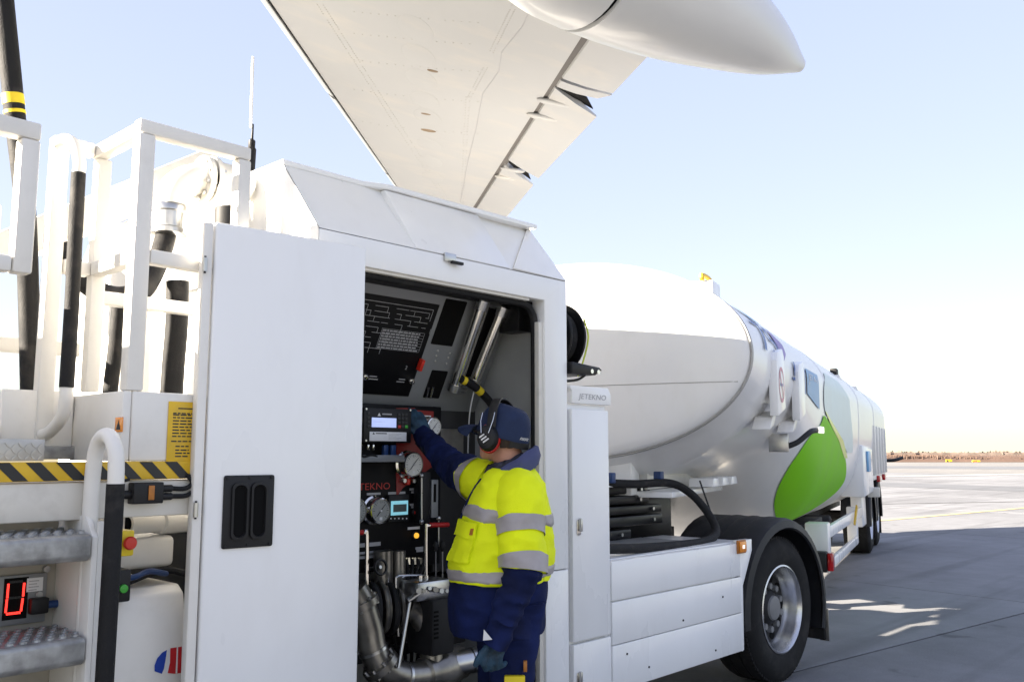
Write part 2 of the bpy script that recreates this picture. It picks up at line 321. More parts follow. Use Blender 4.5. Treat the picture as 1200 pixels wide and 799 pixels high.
taxi_sign(1041, 540, 20, 4.5, None, 'long plain yellow taxiway sign beside the tanker tail')
taxi_sign(1084, 541.3, 11, 2.4, 'label_white', 'low white and yellow taxiway sign next after the long yellow one')
taxi_sign(1112, 541.6, 7, 3.2, 'print_black', 'short yellow and black taxiway sign')
taxi_sign(1144, 541.8, 9, 2.4, 'red_bright', 'low red and yellow taxiway sign farthest from the tanker')
# ------------------------------------------------------------------ tanker trailer
PSI = R(17); KP = V((5.4, 4.2, 0)); SD = V((math.cos(PSI), math.sin(PSI), 0)); TD = V((math.sin(PSI), -math.cos(PSI), 0))
T0, S_FRONT, S_END = .10, -.78, 11.1
def TR(s, t, z): return KP + SD*s + TD*t + V((0, 0, z))
TSIDE = lambda t: Frame(KP + TD*t, SD, (0,0,1), TD)
TW = Frame(KP, SD, TD, (0,0,1))
def sstep(a, b, x): x = min(1, max(0, (x-a)/(b-a))); return x*x*(3-2*x)
def tank_pt(s, ph, off=0, k=1.0):
    q = sstep(.5, 2.6, s); zc, hu, hl, hw, n = 2.17, .66, .66+.17*sstep(-.80, -.30, s)+.61*q, 1.25+.015*sstep(-.8, -.3, s), 2+q
    c, sn = math.cos(ph), math.sin(ph)
    if sn >= 0: t, z = c*hw, sn*hu
    else: t, z = math.copysign(abs(c)**(2/n), c)*hw, -abs(sn)**(2/n)*hl
    d = math.hypot(t, z); f = (k*d+off)/d
    return TR(s, T0+t*f, zc+z*f)
trailer = thing('tanker_trailer', 'white tanker semitrailer with green drop emblem, turned behind the truck', 'trailer', TR(4, 0, 0))
NS = 96
ss = [S_FRONT+.02, -.72, -.66, -.6, -.54, -.48, -.42, -.36, -.3, -.1, .15] + [.3+.1*i for i in range(26)] + [3.2+.4*i for i in range(20)] + [S_END]
b = MB(); b.loft([[tank_pt(s, 2*math.pi*i/NS) for i in range(NS)] for s in ss], cap=False); b.build('tank_shell', 'tank_paint', trailer, ang=60)
# dished front head: a nearly flat plate with a rounded rim
b = MB(); rg = []
for k, ds in ((1.0, 0), (.985, -.025), (.955, -.043), (.90, -.056), (.8, -.068), (.6, -.084), (.35, -.095), (.1, -.10)):
    rg.append([tank_pt(S_FRONT, 2*math.pi*i/NS, 0, k) + SD*ds for i in range(NS)])
head = (b.loft(rg, True)).build('tank_head', 'tank_paint', trailer, ang=60)
b = MB(); b.loft([[tank_pt(s, 2*math.pi*i/NS, o) for i in range(NS)] for s, o in ((S_FRONT-.012, .002), (S_FRONT-.014, .008), (S_FRONT+.02, .012), (S_FRONT+.03, .003))], False); b.build('head_rim', 'rim_seal', trailer)
for zz in (2.42, 1.99):           # weld seams across the head
    pts = []
    for i in range(41):
        t = -1.17 + 2.34*i/40; kk = math.hypot(t/1.25, (zz-2.17)/.66)
        if kk > .99: continue
        HT = ((.1, -.10), (.35, -.095), (.6, -.084), (.8, -.068), (.90, -.056), (.955, -.043), (.985, -.025), (1.0, 0)); ds = -.10
        for (k0, d0), (k1, d1) in zip(HT, HT[1:]):
            if k0 <= kk <= k1: ds = d0+(d1-d0)*(kk-k0)/(k1-k0)
        pts.append(TR(S_FRONT+ds-.001, T0+t, zz))
    b = MB(); b.tube(pts, .003, 6); b.build('weld_seam', 'rim_seal', head)
b = MB(); rg = []
for k, ds in ((1.0, 0), (.97, .06), (.85, .12), (.5, .17), (.1, .18)): rg.append([tank_pt(S_END, 2*math.pi*i/NS, 0, k) + SD*ds for i in range(NS)])
b.loft(rg, True); b.build('tank_head', 'tank_paint', trailer, ang=60)
for s in (2.75, 6.1, 8.6):        # raised ring seams round the barrel
    b = MB(); b.loft([[tank_pt(s+d, 2*math.pi*i/NS, o) for i in range(NS)] for d, o in ((-.02, .0), (-.012, .006), (.012, .006), (.02, .0))], False); b.build('ring_seam', 'tank_paint', trailer, ang=70)
def decal(name, m, rows, off=.008, ncol=30, nrow=40, lab=None):
    ph = [r[0] for r in rows]; P = []
    for j in range(nrow+1):
        f = j/nrow*(len(rows)-1); i = min(int(f), len(rows)-2); t = f-i
        h = rows[i]; g_ = rows[i+1]; p = [h[q]+(g_[q]-h[q])*t for q in range(3)]
        P.append([tank_pt(p[1]+(p[2]-p[1])*c/ncol, R(p[0]), off) for c in range(ncol+1)])
    b = MB(); b.loft(P, False, False); o = b.build(name, m, trailer, ang=80)
    if lab: o['label'] = lab
    return o
def spl(rows, k=6):
    q = curve([V(r) for r in rows], k); return [tuple(p) for p in q]
decal('drop_emblem', 'tank_green', spl([(-4.6, 2.48, 2.6), (-7, 2.33, 3.1), (-12.5, 1.93, 3.95), (-20, 1.68, 4.75), (-31, 1.56, 5.3), (-39, 1.58, 5.15), (-46, 1.68, 4.6), (-52, 1.88, 4.0), (-56, 2.2, 3.4), (-58.5, 2.55, 2.8)]), lab='big green drop painted low on the tank')
decal('drop_edge', 'tank_lime', [(-3.5, 2.6, 2.66), (-6, 2.95, 3.2), (-11, 3.75, 4.2), (-18.5, 4.5, 4.85)], off=.011)
decal('mint_sweep', 'tank_mint', spl([(16, 3.0, 4.2), (9, 2.8, 4.6), (2, 2.62, 4.9), (-4, 2.66, 5.1), (-10, 3.95, 5.3), (-16, 4.75, 5.4)]), off=.0065)
decal('purple_wedge', 'tank_purple', [(26, .30, .36), (18, .22, .62), (10, .24, .52), (2, .22, .26)])
decal('sky_sweep', 'tank_sky', [(34, -.42, .08), (30, -.36, .2), (27, -.2, .24)])
def tank_text(name, txt, m, s0, ph0, wd, hd):        # hd: height in degrees round the barrel
    vs, fs = text_verts(txt, wd, hd, 0, 3); MB().add([tank_pt(s0+v.x, R(ph0+v.y), .0105) for v in vs], fs).build(name, m, trailer, smooth=False)
tank_text('fleet_number', '75', 'tank_blue', -.12, 14, .62, 19)
tank_text('wing_mark', 'I', 'tank_blue', .80, 3, .07, 9); tank_text('mark_base', '-', 'tank_blue', .80, -3, .18, 1.6)
decal('fuel_plate', 'tank_plate', [(8, 1.45, 2.2), (-4, 1.45, 2.2)], ncol=10, nrow=12)
for k in range(2): decal('plate_stripe', 'tank_blue', [(8, 1.22+k*.1, 1.27+k*.1), (-5, 1.22+k*.1, 1.27+k*.1)], ncol=2, nrow=12)
tank_text('fuel_name', 'JET A-1', 'print_white', 1.83, 2, .55, 6.0)
# standing plates on the shoulder of the tank
for s0, sign in ((-.16, True), (.80, False)):
    fr = TSIDE(1.37)
    pl = part('side_plate', 'white_paint', trailer, lambda b: b.prism([(s0, 1.80), (s0+.30, 1.86), (s0+.30, 2.23), (s0+.24, 2.28), (s0+.06, 2.24), (s0, 2.18)], -.03, .03, fr), bev=.008)
    part('bracket', 'rail_paint', pl, lambda b: b.prism([(s0+.04, 1.795), (s0+.24, 1.845), (s0+.10, 1.74), (s0-.06, 1.71)], -.14, -.02, fr), bev=.004)
    if sign:
        b = MB(); N = 28; c0 = fr(s0+.15, 2.0)
        for i in range(N):
            a0, a1 = 2*math.pi*i/N, 2*math.pi*(i+1)/N
            b.poly([fr(s0+.15+r*math.cos(a), 2.02+r*1.15*math.sin(a), .033) for r, a in ((.085, a0), (.108, a0), (.108, a1), (.085, a1))])
        b.build('prohibition_ring', 'ring_pink', pl, smooth=False)
        part('prohibition_bar', 'ring_pink', pl, lambda b: b.poly([fr(s0+.085, 2.10, .034), fr(s0+.105, 2.11, .034), fr(s0+.215, 1.94, .034), fr(s0+.195, 1.93, .034)]))
        part('cigarette_mark', 'tank_blue', pl, lambda b: b.poly([fr(s0+.10, 2.01, .0335), fr(s0+.20, 2.01, .0335), fr(s0+.20, 2.03, .0335), fr(s0+.10, 2.03, .0335)]))
lm = part('marker_stalk', 'black_plastic', trailer, lambda b: b.tube(curve([TR(.86, 1.28, 1.60), TR(.92, 1.36, 1.64), TR(1.04, 1.44, 1.72), TR(1.26, 1.47, 1.735)], 5), .022, 10))
part('marker_lens', 'lamp_glass', lm, lambda b: b.box(1.18, 1.36, 1.475, 1.505, 1.71, 1.765, TW), bev=.008)
part('stalk_bracket', 'steel', lm, lambda b: b.box(.82, .845, 1.15, 1.30, 1.56, 1.70, TW), bev=.004)
# top fittings
tp = tank_pt(-.35, R(33)); tb = part('vent_box', 'white_paint', trailer, lambda b: b.box(-.42, -.20, .86, 1.04, 2.42, 2.72, TW), bev=.012)
part('vent_handle', 'yellow_paint', tb, lambda b: b.tube(curve([TR(-.43, .97, 2.72), TR(-.43, .97, 2.755), TR(-.19, .97, 2.755), TR(-.17, 1.0, 2.64)], 4), .016, 8))
part('breather', 'black_plastic', trailer, lambda b: b.ball(TR(-.62, .90, 2.58), .035))
for s in (5.2, 7.4): part('manhole_guard', 'rail_paint', trailer, lambda b: b.prism([(s, 2.30), (s+.7, 2.30), (s+.6, 2.46), (s+.15, 2.52)], -.12, .05, TSIDE(1.18)), bev=.01)
part('guard_clip', 'black_plastic', trailer, lambda b: b.box(5.35, 5.55, 1.12, 1.2, 2.48, 2.60, TW), bev=.01)
# neck frame and coupling plate under the front section
part('neck_frame', 'cream_paint', trailer, lambda b: b.prism([(-.40, 1.30), (.6, 1.30), (1.3, 1.24), (1.2, 1.3), (.8, 1.42), (-.40, 1.42)], -.2, .2, Frame(KP+TD*.35, SD, (0,0,1), TD)), bev=.01)
part('neck_frame', 'cream_paint', trailer, lambda b: b.prism([(-.40, 1.30), (.6, 1.30), (1.3, 1.24), (1.2, 1.3), (.8, 1.42), (-.40, 1.42)], -.2, .2, Frame(KP-TD*.35, SD, (0,0,1), TD)), bev=.01)
part('coupling_plate', 'white_paint', trailer, lambda b: b.box(-.5, .95, -.75, .75, 1.255, 1.295, TW), bev=.006)
part('kingpin_box', 'white_paint', trailer, lambda b: b.box(-.60, -.42, -.6, .50, 1.27, 1.56, TW), bev=.006)
for k in range(3): part('coupling_lug', 'white_paint', trailer, lambda b: b.prism([(.1+k*.3, 1.31), (.32+k*.3, 1.31), (.28+k*.3, 1.37), (.12+k*.3, 1.37)], -.16, .02, TSIDE(.86)), bev=.004)
# cabinets and ribs low on the side
cb = part('side_cabinet', 'white_paint', trailer, lambda b: b.prism([(6.3, .98), (7.8, 1.0), (7.8, 1.62), (6.3, 1.66)], -.3, .0, TSIDE(1.38)), bev=.02)
part('cabinet_window', 'tank_sky', cb, lambda b: b.box(6.75, 7.15, 1.30, 1.58, .002, .03, TSIDE(1.38)), bev=.01)
for s in (8.5, 9.1, 9.7, 10.3, 10.9): part('side_rib', 'rail_paint', trailer, lambda b: b.box(s, s+.12, 1.22, 1.98, -.16, .02, TSIDE(1.36)), bev=.01)
part('rib_ledge', 'rail_paint', trailer, lambda b: b.box(8.4, 11.2, 1.14, 1.22, -.3, .0, TSIDE(1.34)), bev=.01)
part('side_lamp', 'cream_paint', trailer, lambda b: b.box(7.7, 7.85, .92, 1.06, 0, .16, TSIDE(1.30)), bev=.012)
part('tail_marker', 'black_plastic', trailer, lambda b: b.tube(curve([TR(11.1, 1.3, 1.42), TR(11.15, 1.5, 1.43), TR(11.3, 1.62, 1.47)], 4), .03, 8))
for s in (9.0, 10.2): part('tail_reflector', 'red_reflector', trailer, lambda b: b.box(s, s+.35, 1.10, 1.20, .0, .05, TSIDE(1.34)), bev=.01)
# chassis, side guard
for t in (-.5, .5): part('chassis_rail', 'grey_dark', trailer, lambda b: b.box(2.3, 11.0, t-.06, t+.06, .62, .84, TW))
gd = part('side_guard', 'white_paint', trailer, lambda b: b.box(3.62, 6.5, .36, .46, -.025, .025, TSIDE(1.23)), bev=.01)
part('guard_rail', 'white_paint', gd, lambda b: b.box(3.62, 7.4, .68, .80, -.025, .025, TSIDE(1.23)), bev=.01)
part('guard_post', 'white_paint', gd, lambda b: b.box(3.42, 3.64, .34, .84, -.20, .03, TSIDE(1.22)), bev=.02)
part('guard_post', 'white_paint', gd, lambda b: b.box(6.5, 6.66, .36, .84, -.1, .026, TSIDE(1.22)), bev=.012)
part('guard_post', 'white_paint', gd, lambda b: b.box(7.3, 7.9, .52, 1.0, -.12, .03, TSIDE(1.22)), bev=.012)
part('guard_tag', 'yellow_paint', gd, lambda b: b.prism([(5.9, .66), (5.98, .64), (6.4, .84), (6.3, .88)], .03, .05, TSIDE(1.23)))
part('under_gear', 'hub_grey', trailer, lambda b: b.cyl(TR(3.9, .2, .62), TR(3.9, 1.0, .62), .16).box(4.3, 5.0, .3, 1.0, .45, .8, TW).cyl(TR(5.6, .3, .6), TR(5.6, 1.02, .6), .18), bev=.012)
part('landing_leg', 'cream_paint', trailer, lambda b: b.box(3.0, 3.14, .72, .86, .22, .9, TW).box(2.92, 3.22, .66, .92, .19, .22, TW), bev=.008)
fl = part('tail_lamp', 'black_plastic', trailer, lambda b: b.box(3.30, 3.46, .55, 1.24, .36, .56, TW), bev=.015)
part('lamp_lens', 'red_reflector', fl, lambda b: b.box(3.32, 3.45, 1.242, 1.30, .37, .55, TW), bev=.012)
def wheel(parent, c, axis, r, wd, rim_r, dish, seg=64, tread=True):
    # c: centre of the outer face, axis: outward
    c, axis = V(c), V(axis).normalized()
    def P(rr, h): return (rr, h)
    ty = MB(); ty.lathe([(rim_r*1.0, -.03), (rim_r*1.03, .002), (rim_r*1.12, .012), (rim_r*1.30, .016), (r*.86, .012), (r*.94, -.006), (r*.985, -.03), (r, -.05), (r, -wd*.33), (r*.985, -wd*.335), (r*.985, -wd*.36), (r, -wd*.365), (r, -wd*.63), (r*.985, -wd*.635), (r*.985, -wd*.66), (r, -wd*.665), (r, -wd+.05), (r*.97, -wd+.01), (r*.8, -wd), (rim_r, -wd+.03)], c, axis, seg, False)
    t = ty.build('tyre', 'tyre_rubber', parent, ang=28)
    tb = MB(); n = 84                                   # tread shoulder blocks
    ex, x = tb.ring(V((0,0,0)), axis, 1, n)
    for i in range(n):
        d = ex[i]; q = axis.cross(d)
        fr = Frame(c, q, d, axis); tb.box(-.012, .012, r*.95, r*.9965, -.06, -.022, fr)
    tb.build('tread_blocks', 'tyre_rubber', t, smooth=False)
    rim = MB(); rim.lathe([(rim_r*1.0, -.015), (rim_r*1.02, .006), (rim_r*.985, .010), (rim_r*.955, -.004), (rim_r*.93, -.03), (rim_r*.90, -.08), (rim_r*.875, -dish*.8), (rim_r*.84, -dish), (rim_r*.55, -dish-.012), (rim_r*.38, -dish+.02), (.01, -dish+.02)], c, axis, seg, False)
    w_ = rim.build('rim', 'rim_alloy', parent, ang=40)
    hub = MB(); hub.lathe([(rim_r*.84, -dish+.006), (rim_r*.80, -dish+.012), (rim_r*.70, -dish+.008), (rim_r*.60, -dish+.012), (rim_r*.42, -dish+.02), (rim_r*.37, -dish+.045), (rim_r*.30, -dish+.06), (rim_r*.10, -dish+.064), (.005, -dish+.066)], c, axis, 40)
    h = hub.build('hub', 'hub_grey', w_, ang=30)
    MB().lathe([(rim_r*.29, -dish+.058), (rim_r*.27, -dish+.074), (rim_r*.22, -dish+.078), (.004, -dish+.080)], c, axis, 32).build('hub_cap', 'nut_grey', w_, ang=30)
    for i in range(10):
        ring_, _ = MB().ring(c, axis, rim_r*.50, 10); p = ring_[i]
        MB().cyl(p + axis*(-dish+.008), p + axis*(-dish+.05), .023, n=6).build('wheel_nut', 'nut_grey', w_)
    for i in range(10):
        a0 = MB().ring(c, axis, rim_r*.69, 20)[0][2*i+1]
        MB().cyl(a0 + axis*(-dish+.006), a0 + axis*(-dish+.014), .034, n=14).build('hand_hole', 'gap_dark', w_)
for s in (9.0, 10.35):
    wp = TR(s, 1.22, .5); hold = part('axle', 'hub_grey', trailer, lambda b: b.cyl(TR(s, -1, .5), TR(s, .9, .5), .07))
    wheel(hold, wp, TD, .5, .38, .29, .12, 48)
    for sgn in (1, -1):
        b = MB(); rg = []
        for i in range(19):
            a = R(-5+190*i/18); rr = .575
            rg.append([TR(s+q*math.cos(a), tt*sgn, .5+q*math.sin(a)) for q, tt in ((rr, .84), (rr+.03, .84), (rr+.03, 1.25), (rr+.01, 1.275), (rr-.13, 1.275), (rr-.13, 1.26), (rr, 1.24))])
        b.loft(rg, True); b.build('mudguard', 'fender_plastic', trailer)
        b = MB(); b.box(s+.56, s+.585, .86*sgn, 1.24*sgn, .16, .5, TW); b.build('mud_flap', 'rubber', trailer)
    b = MB(); wheel(hold, TR(s, -1.22, .5), -TD, .5, .38, .29, .12, 32)

# ------------------------------------------------------------------ aircraft wing overhead
WZ0, WK = 4.0, .06                                      # underside height and rise outboard
def W(u, v, dz=0):
    d = ray(u, v); k = (WZ0+dz-CAM_H)/(d.z - WK*d.dot(FH)); return CAMP + d*k
AFT = FH*.48 + RT*.877 + V((0, 0, WK*.48)); AFT.normalize()                   # towards the tail
L0, L1, H0, H1 = W(293, 0), W(462, 222), W(685, 38), W(552, 247)
wing = thing('aircraft_wing', 'cream white underside of an airliner wing above the refuelling truck', 'wing', (L0+H0)/2*1 - V((0,0,0)))
UPW = (L1-L0).cross(AFT).normalized(); UPW = UPW if UPW.z > 0 else -UPW
def lerp(a, b, t): return a+(b-a)*t
def le(t): return lerp(L0, L1, t)
def hg(t):                                              # hinge point straight aft of le(t)
    p = le(t); d = H1-H0; n = V((-d.y, d.x, 0)); k = (H0-p).dot(n)/AFT.dot(n); return p + AFT*k
def te(t, q0=W(762, 67), q1=W(583, 257)):
    p = le(t); d = q1-q0; n = V((-d.y, d.x, 0)); k = (q0-p).dot(n)/AFT.dot(n); return p + AFT*k
TT = [-.7+.1*i for i in range(23)]                     # span stations, inboard to tip
TIP = TT[-1]
b = MB(); rg = []
XC = [(1.0, .0), (.8, -.004), (.55, -.010), (.3, -.010), (.15, -.002), (.053, .010)]
for t in TT:
    p, h = le(t), hg(t); c = (h-p).length; tk = c*.125; q = []
    for x, y in XC: q.append(lerp(p, h, x) + UPW*(y*c))
    q.append(lerp(p, h, .05) + UPW*(.05*c))
    for x, y in ((.12, .105), (.3, .145), (.55, .145), (.8, .11), (1.0, .07)): q.append(lerp(p, h, x) + UPW*(y*c))
    rg.append(q)
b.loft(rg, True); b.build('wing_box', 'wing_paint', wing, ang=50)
SL = [-.7, -.18, .36, .86, 1.5]                  # slats: leading edge pieces with narrow gaps between
for i in range(len(SL)-1):
    b = MB(); rg = []
    for k in range(9):
        t = SL[i]+.008 + (SL[i+1]-SL[i]-.016)*k/8; p, h = le(t), hg(t); c = (h-p).length
        rg.append([lerp(p, h, x) + UPW*(y*c) for x, y in ((.046, .004), (.03, .010), (.014, .022), (.004, .038), (0, .055), (.010, .078), (.035, .098), (.05, .090), (.046, .05))])
    b.loft(rg, True); o = b.build('leading_edge_slat', 'slat_metal', wing, ang=50)
part('slat_gap', 'gap_dark', wing, lambda b: b.loft([[lerp(le(t), hg(t), x) + UPW*(y*(hg(t)-le(t)).length) for x, y in ((.043, .012), (.06, .012), (.06, .05), (.043, .05))] for t in TT], True))
def panel_piece(name, pts, th0=.10, th1=.012, droop=0, m='wing_paint', dz=0):   # quad: hinge inboard, hinge outboard, trailing outboard, trailing inboard
    P = [W(*p) for p in pts]; n = 10; rg = []
    for i in range(n+1):
        f = i/n; a, c = lerp(P[0], P[1], f) + AFT*.045, lerp(P[3], P[2], f); lo, hi = [], []
        for x in (0, .04, .2, .5, .8, 1.0):
            z = -droop*x + dz - .012*math.sin(math.pi*min(1, x*1.1)); q = lerp(a, c, x); lo.append(q + UPW*z); hi.append(q + UPW*(z+th0+(th1-th0)*x))
        lo[0] = lo[0] + UPW*.03
        rg.append(lo + hi[::-1])
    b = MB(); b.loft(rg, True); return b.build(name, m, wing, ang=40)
panel_piece('flap', [(760, -70), (651, 90), (718, 110), (850, -30)], .12)
ail = panel_piece('aileron', [(643, 101), (590, 186), (631, 205), (699, 132)], .10, .015, .04)
panel_piece('aileron', [(586, 192), (500, 330), (537, 320), (625, 213)], .09, .014, .04)
panel_piece('aileron_end_gap', [(640, 99.5), (645, 103), (695, 131), (688, 118)], .05, .01, 0, 'gap_dark', .02); panel_piece('aileron_end_gap', [(587, 186.5), (589, 190), (622, 213), (619, 205)], .05, .01, 0, 'gap_dark', .02)
panel_piece('fixed_trailing_edge', [(649, 93), (645, 100), (700, 116), (717, 112)], .1, .012)
part('hinge_shadow_gap', 'gap_grey', wing, lambda b: b.loft([[hg(t) + AFT*x + UPW*y for x, y in ((-.01, .012), (.08, .012), (.08, .06), (-.01, .06))] for t in TT], True))
def skin(u, v, d=0):                                    # a point d below the lower skin
    p = W(u, v); n = (L1-L0).cross(UPW).normalized()
    if n.dot(AFT) < 0: n = -n
    x = (p-L0).dot(n)/AFT.dot(n); t = (p - AFT*x - L0).dot(L1-L0)/(L1-L0).length_squared; c = (hg(t)-le(t)).length; x = min(1, max(0, x/c))
    for (x1, y1), (x0, y0) in zip(XC, XC[1:]):
        if x0 <= x <= x1: return p + UPW*((y0+(y1-y0)*(x-x0)/(x1-x0))*c - d)
    return p - UPW*d
def oval_on(u, v, ru, rv, name, m, th, ring=False):
    # ru along the aft direction, rv along the span, metres
    SPW = (L1-L0).normalized(); N = 36; b = MB()
    p = skin(u, v)
    if ring:
        b.loft([[p + AFT*(ru*f*math.cos(2*math.pi*i/N)) + SPW*(rv*f*math.sin(2*math.pi*i/N)) + UPW*y for i in range(N)] for f, y in ((1.0, .010), (1.0, -.0012), (.982, -.0012), (.982, .010))], False)
    else:
        b.loft([[p + AFT*(ru*f*math.cos(2*math.pi*i/N)) + SPW*(rv*f*math.sin(2*math.pi*i/N)) + UPW*y for i in range(N)] for f, y in ((1.0, .012), (1.0, -.001), (.93, -.003))], True)
    return b.build(name, m, wing, ang=40)
for u, v in ((487, 30), (491, 62), (494, 90), (498, 115), (501, 135), (503, 168), (505, 188), (507, 206)): oval_on(u, v, .125, .21, 'access_panel', 'wing_paint', 0)
for u, v, s in ((507, 80, .045), (499, 131, .05), (502, 151, .075)): oval_on(u, v, s, s*.55, 'fuel_port', 'port_brown', 0)
for (u, v, q, ow) in ((650, 119, .34, .055), (637, 136, .34, .055), (601, 198, .30, .05), (593, 207, .28, .05)):     # hinge blisters on the ailerons
    b = MB(); c = W(u, v) - UPW*.012
    SPW = (L1-L0).normalized(); rg = []
    for i in range(11):
        x = -1+2*i/10; rr = math.sqrt(max(.02, 1-x*x)); rg.append([c + AFT*(q*.5*x) + SPW*(ow*rr*math.cos(a)) + UPW*(.028*rr*math.sin(a)) for a in [2*math.pi*k/12 for k in range(12)]])
    b.loft(rg, True); b.build('hinge_blister', 'wing_paint', ail, ang=60)
# skin seams and rivet rows
def seam(pts, r=.0035):
    q = [skin(*p) for p in pts]; part('skin_seam', 'print_grey', wing, lambda b: b.tube(q, r, 5))
seam([(636, -20), (612, 30), (594, 52), (588, 60), (585, 82), (566, 108), (558, 150), (548, 190), (540, 235)], .004)
def rivets(rows):
    b = MB(); rnd = random.Random(3)
    for (u0, v0, u1, v1, n) in rows:
        for i in range(n):
            f = i/(n-1); u, v = u0+(u1-u0)*f, v0+(v1-v0)*f
            if rnd.random() < .12: continue
            p = skin(u, v); b.cyl(p + UPW*.004, p - UPW*.002, .0055, n=6)
    o = b.build('rivet_rows', 'groove', wing, smooth=False); o['kind'] = 'stuff'
rv = []
for k in range(2):
    rv += [(372+7*k, 4, 560-40+5*k, 232, 90), (601+6*k, 2, 573+5*k, 60, 24), (566+5*k, 78, 548+4*k, 112, 18), (546+4*k, 112, 540+3*k, 236, 40)]
for v in (18, 44, 76, 112, 150): rv += [(415, v-8, 560, v+6, 16)]
rivets(rv)
# long canoe fairing under the flap: fixed nose and moving tail with a gap between
ax = []
for (u, v, r) in ((936, 76, .05), (926, 70, .085), (905, 57, .157), (880, 42, .219), (845, 22, .279), (805, 2, .326), (764, -18, .355), (725, -36, .367), (690, -52, .368), (684, -55, .368), (640, -76, .35), (560, -114, .25), (480, -152, .14), (440, -170, .08)):
    p = CAMP + ray(u, v)*((3.95-CAM_H)/ray(u, v).z); ax.append((p, r))
CD = (ax[0][0]-ax[9][0]).normalized(); CS = UPW.cross(CD).normalized()
def canoe(name, seq, trim=0):
    b = MB(); rg = []
    P = curve([V((*p,)) for p, r in seq], 5); Rr = [q.x for q in curve([V((r, 0, 0)) for p, r in seq], 5)]
    for p, r in zip(P, Rr):
        rg.append([p + CS*(r*.95*math.cos(a)) + UPW*(r*(1.0 if math.sin(a) < 0 else .9)*math.sin(a)) for a in [2*math.pi*i/40 for i in range(40)]])
    b.loft(rg, True); return b.build(name, 'fairing_paint', wing, ang=50)
canoe('fairing_tail', ax[:9]); canoe('fairing_nose', ax[9:])
part('fairing_gap', 'gap_dark', wing, lambda b: b.loft([[lerp(ax[8][0], ax[9][0], f) + CS*(.335*math.cos(a)) + UPW*(.345*math.sin(a)) for a in [2*math.pi*i/40 for i in range(40)]] for f in (-.1, 1.1)], True))
# ------------------------------------------------------------------ refuelling truck
YS = 2.90                                               # the side that faces the camera
truck = thing('refuelling_truck', 'white airport refuelling truck with an open pump compartment', 'truck', (3.0, 4.15, 0))
F29 = SIDE(YS)
def bx(name, m, parent, x0, x1, y0, y1, z0, z1, bev=.006, **k): return part(name, m, parent, lambda b: b.box(x0, x1, y0, y1, z0, z1), bev=bev, **k)
# --- module shell
bx('module_wall', 'white_paint', truck, 3.47, 3.52, 2.99, 5.4, .25, 2.43)
bx('module_wall', 'white_paint', truck, 2.0, 3.465, 5.36, 5.4, .25, 2.43)
bx('module_wall', 'white_paint', truck, 2.003, 2.04, YS+.005, 5.4, .25, 2.308)
up = part('door_frame', 'white_paint', truck, lambda b: b.prism([(2.0, 2.31), (3.35, 2.31), (3.35, .985), (3.522, .985), (3.522, 2.4285), (2.0, 2.4285)], -.085, 0, F29), bev=.004)
bx('door_pillar', 'white_paint', truck, 3.35, 3.522, YS, 2.985, .25, .98, .006)
bx('hinge_post', 'white_paint', truck, 1.535, 1.575, YS+.005, 2.95, .25, 2.305, .006)
bx('module_roof', 'white_paint', truck, 2.0, 3.52, 2.99, 5.4, 2.335, 2.36)
latch = part('door_catch', 'steel', up, lambda b: b.box(2.66, 2.73, 2.40, 2.44, 0, .012, F29), bev=.003)
part('catch_bolt', 'black_plastic', latch, lambda b: b.box(2.69, 2.76, 2.392, 2.405, .012, .03, F29), bev=.003)
# sloping roof fairing, with a box in the middle and a top lip
zb, yt, zt = 2.43, 3.175, 2.755
def B_(x): return V((x, YS, zb))
def T_(x): return V((x, yt, zt))
fa = MB()
fa.poly([B_(2.0), B_(3.52), T_(3.52), T_(2.0)])
XF = V((-.004, 0, 0)); fa.poly([p+XF for p in (B_(2.0), T_(2.0), V((2.0, 5.1, zt)), V((2.0, 5.4, zb)), V((2.0, 5.4, 2.305)), V((2.0, YS+.001, 2.305)))])
bump_e = 3.10; pe = V((bump_e, YS+.03, zb+.05))
fa.poly([B_(3.52), V((3.52, 5.4, zb)), V((3.52, 5.1, zt)), T_(3.52)])
fa.poly([T_(2.0), T_(3.52), V((3.52, 5.1, zt)), V((2.0, 5.1, zt))])
fa.poly([V((2.0, 5.1, zt)), V((3.52, 5.1, zt)), V((3.52, 5.4, zb)), V((2.0, 5.4, zb))])
rf = fa.build('roof_fairing', 'white_paint', truck, ang=10)
part('fairing_box', 'white_paint', rf, lambda b: b.add([V((x, y, z)) for x in (2.50, bump_e) for y, z in ((YS-.004, zb+.002), (yt-.05, zt-.016), (yt+.1, zt-.016), (yt+.1, zb+.002))], [(0,1,2,3), (4,7,6,5), (0,4,5,1), (1,5,6,2), (2,6,7,3), (3,7,4,0)]), bev=.006)
gn = V((0, -(zt-zb), yt-YS)).normalized()*-1; gn = gn if gn.y < 0 else -gn
part('fairing_gusset', 'white_paint', rf, lambda b: b.add([B_(bump_e+.012)+gn*.002, B_(3.519)+gn*.002, T_(3.519)+gn*.002, B_(bump_e+.012)+gn*.012, B_(3.519)+gn*.004, T_(3.519)+gn*.012], [(0,1,2), (3,5,4), (0,3,4,1), (1,4,5,2), (2,5,3,0)]), bev=.001)
part('fairing_lip', 'white_paint', rf, lambda b: b.add([V((x, y, z)) for x, dy in ((1.99, .045), (2.40, .045), (2.52, .0), (3.53, -.01)) for y, z in ((yt+dy-.06, zt-.012), (yt+dy-.06, zt+.012), (5.12, zt+.016), (5.12, zt+.002))], [f for i in range(3) for f in [(4*i+j, 4*i+(j+1) % 4, 4*i+4+(j+1) % 4, 4*i+4+j) for j in range(4)]] + [(0,1,2,3), (12,15,14,13)]), bev=.004)
